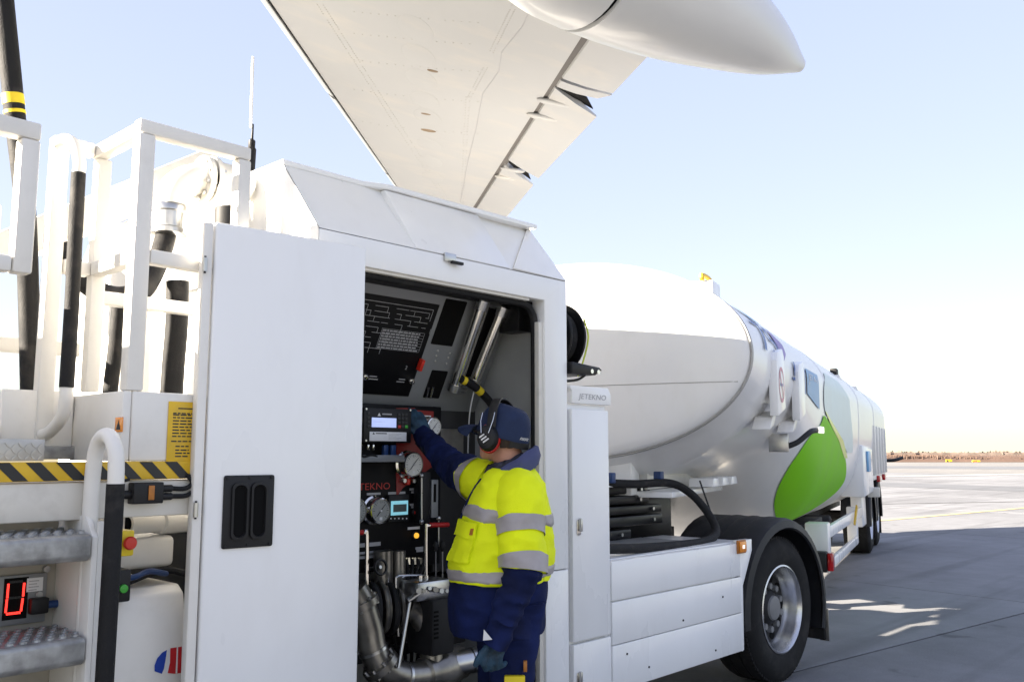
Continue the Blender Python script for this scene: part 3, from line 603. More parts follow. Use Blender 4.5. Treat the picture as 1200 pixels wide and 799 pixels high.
# --- compartment interior
bx('compartment_back', 'bay_grey', truck, 2.04, 3.47, 3.95, 3.99, .25, 2.33, 0)
bx('compartment_floor', 'black_paint', truck, 2.04, 3.47, 2.99, 3.95, .28, .32, 0)
bx('compartment_side', 'bay_grey', truck, 3.44, 3.468, 2.99, 3.95, .32, 2.33, 0)
bx('compartment_ceiling', 'grey_dark', truck, 2.04, 3.44, 2.99, 3.95, 2.315, 2.333, 0)
sealp = [(3.335, .3), (3.335, 2.18), (3.322, 2.235), (3.29, 2.275), (3.24, 2.29), (2.05, 2.292)]
part('door_seal', 'rubber', truck, lambda b: b.tube([F29(a, z, -.055) for a, z in sealp], .020, 8))
part('inner_frame', 'cream_paint', truck, lambda b: b.box(3.318, 3.349, .3, 2.20, -.042, -.012, F29)  .box(2.05, 3.25, 2.296, 2.309, -.042, -.012, F29), bev=.003)
# slanted overhead panel
p0 = Py(478, 465, 3.45); p1 = Px(515, 357, p0.x)
ey = (p1-p0).normalized(); US = Frame(p0, (1,0,0), ey, V((1,0,0)).cross(ey))
if US.ez.y > 0: US.ez = -US.ez
ov = part('overhead_panel', 'grey_panel', truck, lambda b: b.box(2.05-p0.x, .50, -.075, .56, -.03, 0, US), bev=.004)
def usbox(name, m, parent, u0, u1, vtop, vbot, c0, c1, bev=.003, uref=None):
    a0, a1 = US.px(u0, vbot)[0], US.px(u1, vbot)[0]; b0, b1 = US.px((u0+u1)/2, vbot)[1], US.px((u0+u1)/2, vtop)[1]
    return part(name, m, parent, lambda b: b.box(a0, a1, b0, b1, c0, c1, US), bev=bev)
ar, b0s = US.px(478, 464); b1s = US.px(515, 357)[1]
sch = part('schematic_board', 'panel_black', ov, lambda b: b.box(2.06-p0.x, ar, b0s, b1s, .001, .006, US), bev=.002)
sr = random.Random(11); lines = MB()
def sline(a0, b0, a1, b1, wd=.0028):
    if abs(a1-a0) > abs(b1-b0): lines.poly([US(a0, b0-wd/2, .0075), US(a1, b0-wd/2, .0075), US(a1, b0+wd/2, .0075), US(a0, b0+wd/2, .0075)])
    else: lines.poly([US(a0-wd/2, b0, .0075), US(a0-wd/2, b1, .0075), US(a0+wd/2, b1, .0075), US(a0+wd/2, b0, .0075)])
top = b1s-.03
sline(-.75, top, ar-.03, top); sline(ar-.03, top, ar-.03, top-.06)
for i in range(9):
    bb = top-.02-.026*i; a = -.8+sr.uniform(0, .1)
    while a < ar-.06:
        if i > 3 and a > ar-.34: break
        nx = a+sr.uniform(.03, .10); sline(a, bb, min(nx, ar-.04), bb, .0024)
        if sr.random() < .6: sline(nx, bb, nx, bb-.026*sr.choice((1, 1, 2)), .0024)
        a = nx+sr.uniform(0, .05)
lines.build('schematic_lines', 'print_grey', sch, smooth=False)
tbm = MB(); ta0, ta1 = ar-.30, ar-.035; tb1 = top-.125
for i in range(8):
    bb = tb1-.0145*i
    tbm.poly([US(ta0, bb, .0076), US(ta1, bb, .0076), US(ta1, bb+.0014, .0076), US(ta0, bb+.0014, .0076)])
    x = ta0+.006
    while x < ta1-.03 and i < 7:
        nx = x+sr.uniform(.008, .03); tbm.poly([US(x, bb-.0108, .0076), US(nx, bb-.0108, .0076), US(nx, bb-.004, .0076), US(x, bb-.004, .0076)]); x = nx+.004
for a in (ta0, ta1-.075, ta1): tbm.poly([US(a, tb1-.10, .0077), US(a+.0015, tb1-.10, .0077), US(a+.0015, tb1, .0077), US(a, tb1, .0077)])
tbm.build('legend_table', 'print_grey', sch, smooth=False)
def knob(u, v, r=.017):
    a, b_ = US.px(u, v); k = part('switch_knob', 'chrome', sch, lambda b: b.lathe([(r, 0), (r, .008), (r*.8, .014), (r*.5, .014), (r*.45, .028), (.002, .030)], US(a, b_, .007), US.ez, 24))
    part('knob_slot', 'black_plastic', k, lambda b: b.box(a-.002, a+.002, b_-r*.4, b_+r*.4, .036, .0385, US))
    for q in range(2):
        part('switch_caption', 'print_grey', sch, lambda b: b.box(a-.075-.01*q, a-.035, b_+.004-.014*q-.004, b_+.004-.014*q+.001, .0065, .0075, US), smooth=False) if u > 450 else part('switch_caption', 'print_grey', sch, lambda b: b.box(a+.03, a+.075+.01*q, b_+.004-.014*q-.004, b_+.004-.014*q+.001, .0065, .0075, US), smooth=False)
knob(480, 445); knob(426, 440)
text('lever_number', '2', 'print_grey', sch, US, *US.px(475, 430), .0078, h=.020)
a, b_ = US.px(490, 426); part('red_toggle', 'red_bright', sch, lambda b: b.box(a-.010, a+.010, b_-.028, b_+.032, .007, .035, US), bev=.003)
def slot(u0, u1, vt, vb, m='gap_dark', d=.004, n='panel_slot'):
    a0 = US.px(u0, vb)[0]; a1 = US.px(u1, vb)[0]; bb, bt = US.px((u0+u1)/2, vb)[1], US.px((u0+u1)/2, vt)[1]
    return part(n, m, ov, lambda b: b.prism(rrect(a0, a1, bb, bt, .008), .0005, d, US))
a0 = US.px(504, 404)[0]; a1 = US.px(530, 404)[0]
part('panel_slot', 'gap_dark', ov, lambda b: b.prism(rrect(a0, a1, US.px(515, 404)[1], .535, .006), .0005, .003, US))
s2 = part('panel_slot', 'gap_dark', ov, lambda b: b.prism(rrect(US.px(495, 466)[0], US.px(514, 466)[0], US.px(504, 466)[1], US.px(514, 434)[1], .006), .0005, .003, US))
for du in (0, 5): part('slot_pin', 'chrome', s2, lambda b: b.cyl(US(*US.px(498+du, 464), .012), US(*US.px(501+du, 452), .012), .006, n=10))
for u, v in ((513, 411), (527, 414), (511, 417), (525, 419), (510, 423), (523, 426), (494, 477), (506, 477)):
    a, b_ = US.px(u, v); part('panel_screw', 'steel', ov, lambda b: b.lathe([(.006, 0), (.006, .003), (.002, .005)], US(a, b_, 0), US.ez, 10))
# gas struts beside the panel
for (u0, v0, u1, v1) in ((565, 358, 534, 452), (588, 366, 556, 446)):
    A_, B2 = US.at(u0, v0, .05), US.at(u1, v1, .05)
    st = part('roller_tube', 'chrome', truck, lambda b: b.cyl(A_, B2, .029, n=20))
    part('tube_cap', 'steel', st, lambda b: b.cyl(A_ + (A_-B2).normalized()*.03, A_ - (A_-B2).normalized()*.02, .034, n=16))
    part('tube_cap', 'steel', st, lambda b: b.cyl(B2 - (A_-B2).normalized()*.03, B2 + (A_-B2).normalized()*.01, .036, n=16))
part('roller_yoke', 'steel', truck, lambda b: b.tube([US.at(560, 352, .05), US.at(590, 358, .05)], .016, 10))
part('roller_yoke', 'steel', truck, lambda b: b.tube([US.at(535, 455, .05), US.at(545, 456, .05)], .018, 10))
part('roller_void', 'gap_dark', truck, lambda b: b.prism([US.px(573, 360), US.px(586, 364), US.px(556, 448), US.px(544, 444)], .002, .006, US))
hp = [US.at(540, 444, .08), US.at(552, 450, .10), US.at(566, 462, .12), US.at(578, 478, .13), US.at(588, 510, .12), US.at(590, 560, .1)]
hz = part('pull_hose', 'rubber', truck, lambda b: b.tube(curve(hp, 6), .021, 12))
cc = curve(hp, 6)
for i in (1, 6, 9): part('hose_band', 'yellow_tape', hz, lambda b: b.tube(cc[i:i+3], .0225, 12)) if i != 6 else None
part('pull_cord', 'label_white', truck, lambda b: b.tube(curve([US.at(556, 456, .1), US.at(551, 480, .1), US.at(549, 505, .1), US.at(548, 540, .1)], 4), .004, 6))
part('ceiling_cable', 'black_plastic', truck, lambda b: b.tube(curve([US.at(548, 345, .06), US.at(566, 354, .05), US.at(590, 355, .06), US.at(612, 352, .1)], 4), .008, 6))
bx('corner_box', 'black_paint', truck, 3.33, 3.43, 3.06, 3.2, 2.17, 2.31)
pc = Py(627, 412, 3.01); cyl_ = part('lift_cylinder', 'chrome', truck, lambda b: b.cyl((pc.x, 3.01, .9), (pc.x, 3.01, pc.z), .020, n=24), bev=0)
part('cylinder_eye', 'steel', cyl_, lambda b: b.cyl((pc.x, 3.01, pc.z), (pc.x, 3.01, pc.z+.04), .012, n=12).box(pc.x-.014, pc.x+.014, 2.996, 3.024, pc.z+.035, pc.z+.06), bev=.002)
# --- instrument panel
FP = SIDE(3.42)
def fpbox(name, m, parent, u0, u1, v0, v1, c0, c1, bev=.003):
    (a0, z1), (a1, z0) = FP.px(u0, v0, c1), FP.px(u1, v1, c1); return part(name, m, parent, lambda b: b.box(a0, a1, z0, z1, c0, c1, FP), bev=bev)
ins = part('instrument_panel', 'panel_black', truck, lambda b: b.box(2.06, FP.px(516, 600)[0], FP.px(500, 662)[1], FP.px(500, 476)[1], -.03, 0, FP), bev=.004)
part('side_panel', 'grey_dark', truck, lambda b: b.box(FP.px(517, 600)[0], 3.44, .95, 1.78, -.10, -.06, FP), bev=.004)
part('junction_plate', 'cast_metal', truck, lambda b: b.box(FP.px(519, 0)[0], FP.px(552, 0)[0], FP.px(530, 545)[1], FP.px(530, 502)[1], -.06, -.035, FP), bev=.004)
dis = fpbox('meter_register', 'black_plastic', truck, 427, 482, 477, 519, 0, .07, .006)
FD = SIDE(3.42-.07)
def fdp(u, v): return FD.px(u, v)
def fdbox(name, m, u0, u1, v0, v1, c1, parent=dis, c0=.0005, bev=.001):
    (a0, z1), (a1, z0) = fdp(u0, v0), fdp(u1, v1); return part(name, m, parent, lambda b: b.box(a0, a1, z0, z1, c0, c1, FD), bev=bev)
fdbox('display_screen', 'lcd', 435.5, 464, 489, 501, .003)
fdbox('screen_text', 'print_white', 437, 449, 493.4, 494.3, .0036, c0=.0031, bev=0)
lab = fdbox('rating_label', 'label_white', 433, 476, 505.5, 517, .002)
for k in range(5): fdbox('label_print', 'print_grey', 455+(k % 2)*0, 470-3*(k % 3), 508+1.6*k, 508.6+1.6*k, .0026, c0=.0021, bev=0, parent=lab)
fdbox('label_print', 'print_black', 440, 453, 507, 508.4, .0026, c0=.0021, bev=0, parent=lab)
for nm, tu, tv, s in (('maker_triangle', 444, 485.5, .010), ('maker_triangle', 437.5, 507.5, .007)):
    a, z = fdp(tu, tv); part(nm, 'print_white' if tv < 500 else 'print_black', dis, lambda b: b.poly([FD(a-s, z-s*.7, .0028), FD(a+s, z-s*.7, .0028), FD(a, z+s*.8, .0028)]))
fdbox('maker_name', 'print_grey', 448, 459, 484.2, 486.2, .0012, bev=0)
for i in range(3):
    for j in range(4):
        m_ = 'red_plastic' if (j == 3 and i == 0) else 'green_button' if (j == 3 and i == 2) else 'grey_dark'
        fdbox('key', m_, 466.2+4.1*i, 469.4+4.1*i, 484+4.7*j, 487.6+4.7*j, .004)
for j in range(4): fdbox('key', 'grey_dark', 430.2, 433.2, 482.5+5*j, 485.8+5*j, .004)
for u, v in ((429, 479), (480.5, 480.5), (428.6, 516), ): a, z = fdp(u, v); part('case_screw', 'steel', dis, lambda b: b.cyl(FD(a, z, 0), FD(a, z, .004), .005, n=8))
fpbox('cable_shelf', 'grey_panel', truck, 416, 474, 533, 541, .0, .06)
for u in (450, 459): fpbox('blue_connector', 'blue_plastic', truck, u, u+5.5, 521, 538, .03, .05, .005)
for u in (431, 437): fpbox('cable_gland', 'chrome', truck, u, u+2.4, 520.5, 527, .03, .04, .002)
part('panel_cable', 'black_plastic', truck, lambda b: b.tube(curve([FP.at(418, 530, .05), FP.at(426, 535, .06), FP.at(436, 533, .06), FP.at(446, 537, .05)], 4), .006, 6))
part('red_field', 'red_panel', ins, lambda b: b.prism([FP.px(*p) for p in ((464, 478), (464, 583), (471, 572), (507, 546), (486, 520), (486, 478))], .0005, .004, FP))
ru = part('red_field', 'red_panel', ins, lambda b: b.prism([FP.px(*p) for p in ((484, 480), (484, 512), (507, 512), (507, 482))], .0006, .008, FP))
fpbox('gauge_caption', 'label_white', ru, 496, 505, 486.5, 489.5, .0085, .0095, 0)
def gauge(u, v, rpx, face='dial_face'):
    a, z = FP.px(u, v); r = abs(FP.px(u, v-rpx)[1]-z)
    G_ = part('pressure_gauge', 'chrome', truck, lambda b: b.lathe([(r*1.06, 0), (r*1.06, .012), (r*.92, .018), (r*.90, .05), (r*.96, .055), (r*.94, .064), (r*.85, .066), (r*.83, .060), (.002, .0595)], FP(a, z, .002), FP.ez, 40))
    part('dial', face, G_, lambda b: b.lathe([(r*.82, .0605), (r*.82, .0625), (.002, .0628)], FP(a, z, .002), FP.ez, 36))
    tk = MB()
    for i in range(19):
        t = R(225-270*i/18); d = (math.cos(t), math.sin(t)); n_ = (-d[1], d[0]); l0 = .60 if i % 3 else .54; wd = .012 if i % 3 else .02
        tk.poly([FP(a+r*(d[0]*q+n_[0]*s*wd), z+r*(d[1]*q+n_[1]*s*wd), .0652) for q, s in ((l0, -1), (.74, -1), (.74, 1), (l0, 1))])
    tk.build('dial_ticks', 'print_black', G_, smooth=False)
    t = R(48); d = (math.cos(t), math.sin(t)); n_ = (-d[1], d[0])
    part('needle', 'print_black', G_, lambda b: b.prism([(a+r*(d[0]*q+n_[0]*s), z+r*(d[1]*q+n_[1]*s)) for q, s in ((-.5, -.025), (.55, -.012), (.55, .012), (-.5, .025))], .066, .068, FP))
    part('needle_boss', 'print_grey' if face == 'dial_face' else 'print_white', G_, lambda b: b.cyl(FP(a, z, .066), FP(a, z, .071), r*.08, n=12))
    part('dial_mark', 'label_white', G_, lambda b: b.box(a-r*.10, a+r*.16, z-r*.68, z-r*.46, .065, .0656, FP))
gauge(474.5, 544, 15.5); gauge(436, 597.5, 16, 'dial_grey'); gauge(408, 598, 16, 'dial_grey'); gauge(499, 500, 11.5)
for u, v in ((470, 563), (481.5, 563.5)): a, z = FP.px(u, v); part('panel_valve', 'steel', ins, lambda b: b.cyl(FP(a, z, 0), FP(a, z, .03), .014, .010, n=16))
a, z = FP.px(475, 564); part('red_tap', 'red_bright', ins, lambda b: b.box(a-.012, a+.008, z-.016, z+.014, .004, .03, FP), bev=.003)
text('maker_lettering', 'JETEKNO', 'print_red', ins, FP, FP.px(434, 571)[0], FP.px(434, 571)[1], .003, w=abs(FP.px(457, 571)[0]-FP.px(411, 571)[0]), h=abs(FP.px(434, 576)[1]-FP.px(434, 565.5)[1]))
sb = fpbox('flow_display', 'black_plastic', truck, 456, 479.5, 580, 610, .001, .022)
fpbox('flow_screen', 'lcd_cyan', sb, 458.5, 478, 587, 602.5, .0225, .0245, 0)
fpbox('screen_block', 'lcd_dark', sb, 461, 476.5, 591, 599, .025, .0256, 0)
for k in range(5): fpbox('display_legend', 'print_white', sb, 457.5+4.6*k, 458.8+4.6*k, 606.5, 608, .0225, .0235, 0)
def button(u, v, m, r=.016):
    a, z = FP.px(u, v); o = part('push_button', 'grey_dark', ins, lambda b: b.lathe([(r*1.2, 0), (r*1.2, .006), (r, .01), (.002, .0105)], FP(a, z), FP.ez, 20)); part('button_cap', m, o, lambda b: b.lathe([(r*.85, .010), (r*.8, .018), (r*.4, .022), (.002, .0225)], FP(a, z), FP.ez, 18))
button(486, 600, 'red_plastic'); button(486, 627, 'lamp_amber')
for u0, u1, v in ((430, 446, 578.5), (455, 475, 577.5), (480, 494, 573), (482, 491, 576.5), (480.5, 494, 591), (482, 488, 594), (478, 492, 618.5), (487, 496, 642), (488, 496, 645), (418, 446, 638), (420, 448, 648), (418, 450, 651)):
    fpbox('panel_caption', 'print_grey' if v != 618.5 else 'label_white', ins, u0, u1, v-1.1, v+.9, .0006, .002, 0)
lv = fpbox('level_box', 'black_plastic', truck, 494, 504.5, 553, 612, .0, .06, .004)
lb = fpbox('level_plate', 'grey_panel', truck, 506, 513.5, 562, 606, .0, .05, .003); fpbox('level_slit', 'gap_dark', lb, 508.5, 511, 567, 588, .0505, .052, 0)
part('sight_rod', 'steel', lv, lambda b: b.cyl(FP.at(494, 558, .07), FP.at(494, 614, .07), .005, n=10).ball(FP.at(494, 557, .07), .011).ball(FP.at(494, 611, .07), .012))
# levers
def lever(u0, v0, u1, ud, vd, c):
    a = curve([FP.at(u0, v0, c), FP.at(u0+3, v0+.3, c)], 2); o = part('lever', 'chrome', truck, lambda b: b.tube(curve([FP.at(u0+1, v0, c), FP.at(ud+1.5, v0+1, c), FP.at(ud, v0+5, c), FP.at(ud, vd, c)], 6), .0085, 10))
    part('lever_grip', 'red_plastic', o, lambda b: b.cyl(FP.at(u0, v0, c), FP.at(u1, v0-.6, c), .0115, n=14))
lever(504, 615, 525, 499, 692, .16)
o = part('lever', 'chrome', truck, lambda b: b.tube(curve([FP.at(424, 623.5, .12), FP.at(427, 624.5, .12), FP.at(430, 629, .12), FP.at(429.5, 715, .12)], 6), .009, 10)); part('lever_grip', 'red_plastic', o, lambda b: b.cyl(FP.at(400, 623, .12), FP.at(425, 623.5, .12), .0115, n=14))
for u in (510.5, 518.5):
    o = part('spool_lever', 'steel', truck, lambda b: b.cyl(FP.at(u, 684, .12), FP.at(u, 640, .14), .004, n=8)); part('lever_knob', 'black_plastic', o, lambda b: b.lathe([(.004, -.02), (.010, -.012), (.014, .01), (.010, .026), (.003, .03)], FP.at(u, 641, .14), (0,0,1), 16))
part('guide_rod', 'steel', truck, lambda b: b.cyl(FP.at(514, 608, .11), FP.at(514, 640, .11), .004, n=8).ball(FP.at(514, 607, .11), .012))
# hose reel discs, pipes and valves low in the bay
RC = FP.at(452, 713, .02)
def disc(u, c, rpx, th, m='cast_metal'):
    p = FP.at(u, 713, c); r = rpx*.0040
    return part('reel_flange', m, truck, lambda b: b.lathe([(r*.35, 0), (r*.96, .0), (r, .006), (r, .014), (r*.95, .02), (r*.9, th), (r*.3, th)], p, V((1, -.35, 0)), 44))
for u, rr in ((432, 30), (443, 30), (453, 30)): disc(u, .10, rr, .03, 'cast_metal' if u == 443 else 'hub_grey')
d4 = disc(462, .10, 29, .02, 'cast_metal')
for i in range(8):
    t = 2*math.pi*i/8; q = V((1, -.35, 0)).normalized(); e1 = V((0,0,1)); e2 = q.cross(e1); p = FP.at(462, 713, .10) + e1*(.088*math.cos(t)) + e2*(.088*math.sin(t))
    part('flange_bolt', 'steel', d4, lambda b: b.cyl(p, p+q*.035, .008, n=6))
pz = [FP.at(414, 690, .16), FP.at(423, 706, .17), FP.at(432, 735, .18), FP.at(437, 760, .19), FP.at(450, 783, .21), FP.at(472, 792, .22), FP.at(495, 790, .22), FP.at(515, 786, .22)]
mp_ = part('main_pipe', 'cast_metal', truck, lambda b: b.tube(curve(pz, 8), .062, 28)); mc = curve(pz, 8)
for i in (24, 40): part('pipe_clamp', 'steel', mp_, lambda b: b.tube(mc[i:i+2], .067, 28))
part('valve_body', 'cast_metal', truck, lambda b: b.lathe([(.062, 0), (.075, .01), (.075, .05), (.085, .08), (.095, .14), (.085, .2), (.078, .22), (.078, .25), (.06, .26)], FP.at(495, 790, .22), V((1, .05, .06)), 32))
part('outlet_stub', 'steel', truck, lambda b: b.lathe([(.05, 0), (.055, .02), (.055, .13), (.06, .135), (.06, .17), (.048, .175), (.046, .10)], FP.at(522, 779, .24), V((1, -.25, .05)), 28))
part('elbow_pipe', 'cast_metal', truck, lambda b: b.tube(curve([FP.at(478, 712, .16), FP.at(490, 718, .18), FP.at(500, 735, .2), FP.at(505, 755, .21), FP.at(507, 778, .22)], 8), .055, 24))
vb = fpbox('valve_actuator', 'hub_grey', truck, 507, 533, 703, 764, .12, .30, .012)
for k in range(7): fpbox('actuator_rib', 'gap_dark', vb, 509, 514, 716+5*k, 717.5+5*k, .3005, .303, 0)
vh = fpbox('pilot_manifold', 'steel', truck, 488, 529, 683, 699, .14, .27, .010)
for u in (491, 497, 504, 511, 518, 524): part('manifold_port', 'cast_metal' if u % 2 else 'steel', vh, lambda b: b.cyl(FP.at(u, 689+(u % 3)*1.5, .27), FP.at(u, 689+(u % 3)*1.5, .285+.006*(u % 4)), .009+.0015*(u % 4), n=6))
for u in (492, 499): part('manifold_neck', 'chrome', vh, lambda b: b.cyl(FP.at(u, 684, .2), FP.at(u, 674, .2), .012, n=10))
for k, (u0, vt, ud, vd) in enumerate(((464, 674, 467, 745), (471, 674, 472, 742))): part('copper_line', 'steel', truck, lambda b: b.tube(curve([FP.at(498, vt, .15), FP.at(u0+8, vt, .15), FP.at(u0+1, vt+2, .15), FP.at(u0, vt+9, .15), FP.at(ud, vd, .16)], 5), .0055, 8))
part('strut_rod', 'steel', truck, lambda b: b.cyl(FP.at(480, 705, .26), FP.at(467, 782, .28), .008, n=10).cyl(FP.at(477, 704, .26), FP.at(497, 690, .26), .012, n=10))
for u, r in ((449, .045), (467, .034)): part('riser_pipe', 'cast_metal', truck, lambda b: b.cyl(FP.at(u, 645, .04), FP.at(u, 700, .04), r, n=20))
part('cross_beam', 'grey_dark', truck, lambda b: b.box(2.06, 3.3, FP.px(500, 760)[1], FP.px(500, 738)[1], -.1, .02, FP), bev=.006)

# extra plumbing round the pump: flanged stubs, hydraulic hoses, a hand wheel
for k, (u, v, c, r) in enumerate(((437, 760, .19, .085), (420, 700, .165, .08))):
    i = 30 if k == 0 else 8; d = (mc[i+1]-mc[i]).normalized(); fl_ = part('pipe_flange', 'cast_metal', truck, lambda b: b.lathe([(.05, -.014), (r, -.014), (r, .014), (.05, .014)], mc[i], d, 32))
    for p in MB().ring(mc[i], d, r*.84, 8)[0]: part('flange_bolt', 'steel', fl_, lambda b: b.cyl(p-d*.026, p+d*.026, .008, n=6))
for k in range(5):
    u0 = 470+7*k; part('hydraulic_hose', 'rubber', truck, lambda b: b.tube(curve([FP.at(u0, 655, .03), FP.at(u0+4-3*k, 690, .06+.01*k), FP.at(u0-8+4*k, 730, .10), FP.at(u0-2, 775, .06)], 6), .0085, 8))
for k in range(4): part('hose_fitting', 'chrome', truck, lambda b: b.cyl(FP.at(471+7*k, 653, .03), FP.at(471+7*k, 661, .032), .012, n=6))
hwc = FP.at(446, 664, .16); hw_ = part('hand_wheel', 'black_paint', truck, lambda b: b.lathe([(.030, -.006), (.036, -.006), (.039, 0), (.036, .006), (.030, .006), (.028, 0), (.030, -.006)], hwc, (0, -1, .2), 28, False))
part('wheel_hub', 'steel', hw_, lambda b: b.cyl(hwc, hwc + V((0, .1, -.02)), .008, n=10))
part('gauge_line', 'chrome', truck, lambda b: b.tube(curve([FP.at(455, 665, .05), FP.at(456, 690, .12), FP.at(470, 700, .14), FP.at(485, 694, .14)], 6), .0055, 8))
part('drip_tray', 'steel', truck, lambda b: b.box(2.35, 3.25, FP.px(500, 745)[1]-.01, FP.px(500, 745)[1], .0, .06, FP), bev=.003)
# --- the door that stands ajar
DA = R(-6.5); dx = V((math.cos(DA), math.sin(DA), 0)); DF = Frame((1.525, YS-.035, 0), dx, (0,0,1), V((dx.y, -dx.x, 0)))
dw = .618
door = part('compartment_door', 'white_paint', truck, lambda b: b.box(.012, dw, .27, 2.355, -.02, .018, DF), bev=.008, seg=3)
door['label'] = 'white compartment door standing ajar with black recessed grip'
part('door_edge', 'rail_paint', door, lambda b: b.box(-.028, .006, .27, 2.35, -.03, .012, DF), bev=.006)
for u, v in ((237, 311), (226, 597)):
    a, z = DF.px(u, v); h = part('hinge', 'steel', door, lambda b: b.cyl(DF(a+.002, z-.024, .02), DF(a+.002, z+.024, .02), .008, n=14)); part('hinge_pin', 'hub_grey', h, lambda b: b.cyl(DF(a+.002, z-.03, .02), DF(a+.002, z+.03, .02), .004, n=8))
(ha0, hz1), (ha1, hz0) = DF.px(262, 557, .018), DF.px(318, 639, .018)
hd = part('grip_plate', 'black_plastic', door, lambda b: b.prism(rrect(ha0, ha1, hz0, hz1, .008), .0185, .027, DF), bev=.002)
mid = (ha0+ha1)/2; gw = (ha1-ha0)
for q in (-1, 1):
    c0 = mid+q*gw*.19
    part('grip_rim', 'black_plastic', hd, lambda b: b.loft([[DF(x, y, c) for x, y in rrect(c0-wd, c0+wd, hz0+.028-e, hz1-.025+e, .020)] for wd, e, c in ((gw*.165, 0, .027), (gw*.165, 0, .036), (gw*.125, -.008, .037), (gw*.115, -.012, .0275))], False), ang=30)
    part('grip_hollow', 'gap_dark', hd, lambda b: b.prism(rrect(c0-gw*.115, c0+gw*.115, hz0+.04, hz1-.037, .014), .027, .0278, DF))
for fx in (.06, .5, .94):
    for zz in (hz0+.008, hz1-.008): part('grip_screw', 'hub_grey', hd, lambda b: b.cyl(DF(ha0+gw*fx, zz, .027), DF(ha0+gw*fx, zz, .031), .005, n=8))

# --- cabinet behind the compartment, reel above it
cab = bx('equipment_cabinet', 'white_paint', truck, 3.53, 3.865, YS+.02, 3.35, .25, 1.80, .006)
part('cabinet_door', 'white_paint', cab, lambda b: b.box(3.545, 3.852, .625, 1.775, -.018, .010, F29), bev=.005)
part('cabinet_door', 'white_paint', cab, lambda b: b.box(3.545, 3.852, .26, .612, -.018, .010, F29), bev=.005)
hdp = part('name_plate', 'white_paint', cab, lambda b: b.prism([(3.555, 1.805), (3.882, 1.805), (3.882, 1.862), (3.858, 1.895), (3.54, 1.895), (3.54, 1.88), (3.555, 1.868)], -.04, .006, F29), bev=.003)
text('name_lettering', 'JETEKNO', 'print_grey', hdp, F29, 3.72, 1.838, .0075, w=.235, h=.036, shear=.15)
for v in (615, 794):
    a, z = F29.px(676, v); k = part('turn_latch', 'chrome', cab, lambda b: b.prism(rrect(a-.016, a+.016, z-.05, z+.03, .012), .011, .016, F29), bev=.002); part('latch_key', 'steel', k, lambda b: b.box(a-.007, a+.007, z-.03, z+.035, .0162, .034, F29), bev=.003)
rl = part('air_hose_reel', 'black_paint', truck, lambda b: b.lathe([(.03, 0), (.185, 0), (.19, .008), (.185, .016), (.09, .02), (.09, .11), (.185, .115), (.19, .123), (.185, .13), (.03, .13)], (3.56, 3.09, 2.16), (1, 0, 0), 56))
part('reel_spool', 'rubber', rl, lambda b: [b.lathe([(.13+.012*k, .022), (.14+.012*k, .03+.002*k), (.14+.012*k, .10-.002*k), (.13+.012*k, .108)], (3.56, 3.09, 2.16), (1, 0, 0), 48) for k in range(2)])
part('reel_hub', 'steel', rl, lambda b: b.cyl((3.68, 3.09, 2.16), (3.72, 3.09, 2.16), .025))
part('reel_line', 'tank_lime', rl, lambda b: b.tube(curve([(3.70, 2.93, 2.26), (3.705, 2.905, 2.16), (3.70, 2.93, 2.05), (3.66, 2.94, 1.95)], 5), .005, 6))
rb = part('roller_guide', 'black_paint', truck, lambda b: b.prism([(3.54, 1.955), (3.73, 1.955), (3.79, 1.985), (3.77, 2.00), (3.54, 2.015)], -.16, .02, F29), bev=.004)
for x in (3.70, 3.755): part('guide_eye', 'chrome', rb, lambda b: b.cyl((x, 2.876, 1.975), (x, 2.885, 1.975), .012, n=14))
part('guide_line', 'black_plastic', rb, lambda b: b.tube(curve([(3.70, 2.92, 1.96), (3.64, 2.93, 1.93), (3.53, 2.95, 1.915)], 4), .007, 6))
# --- low side skirt and deck over the chassis
sk = MB(); SKX0, SKX1 = 3.872, 5.20
sk.box(SKX0, SKX1, YS+.02, YS+.05, .32, .985); skirt = sk.build('side_skirt', 'white_paint', truck, bev=.004)
for z0, z1 in ((.783, .985), (.559, .777), (.325, .556)): part('skirt_board', 'white_paint', skirt, lambda b: b.prism([(SKX0+.006, z0), (SKX1+.0305, z0), (SKX1+.0305, z1), (SKX0+.006, z1)], -.02, .0, F29), bev=.006)
part('skirt_end', 'white_paint', skirt, lambda b: b.prism([(SKX1+.031, .32), (SKX1+.05, .33), (SKX1+.06, .72), (SKX1+.19, .93), (SKX1+.19, 1.0), (SKX1+.031, 1.0)], -.05, -.002, F29), bev=.004)
for x, z in ((4.0, .5), (4.55, .60), (5.0, .68), (4.2, .40), (4.9, .38)): part('skirt_screw', 'hub_grey', skirt, lambda b: b.cyl(F29(x, z, -.002), F29(x, z, .004), .006, n=8))
a, z = F29.px(868.5, 640, .004); ml = part('side_marker', 'orange_dull', skirt, lambda b: b.box(a-.052, a+.052, z-.042, z+.04, -.002, .012, F29), bev=.004)
part('marker_lens', 'orange_lens', ml, lambda b: b.box(a-.042, a+.042, z-.034, z+.032, .0125, .022, F29), bev=.005)
part('marker_bulb', 'lamp_glass', ml, lambda b: b.box(a-.014, a+.014, z-.012, z+.010, .0225, .0245, F29), bev=.004)
bx('side_deck', 'white_paint', truck, 3.872, 5.34, YS+.055, 3.55, .965, .99, .006)
part('deck_grille', 'grey_panel', truck, lambda b: b.box(3.9, 5.0, 3.1, 3.5, .991, 1.0), bev=.003)
for y in (3.72, 4.58): bx('chassis_rail', 'hub_grey', truck, .2, 7.0, y-.05, y+.05, .62, .9, .006)
bx('chassis_deck', 'hub_grey', truck, 3.55, 5.1, 3.56, 5.2, .86, .93, .006)
bx('battery_box', 'black_paint', truck, 3.9, 5.1, 2.96, 3.6, .38, .94, .01)
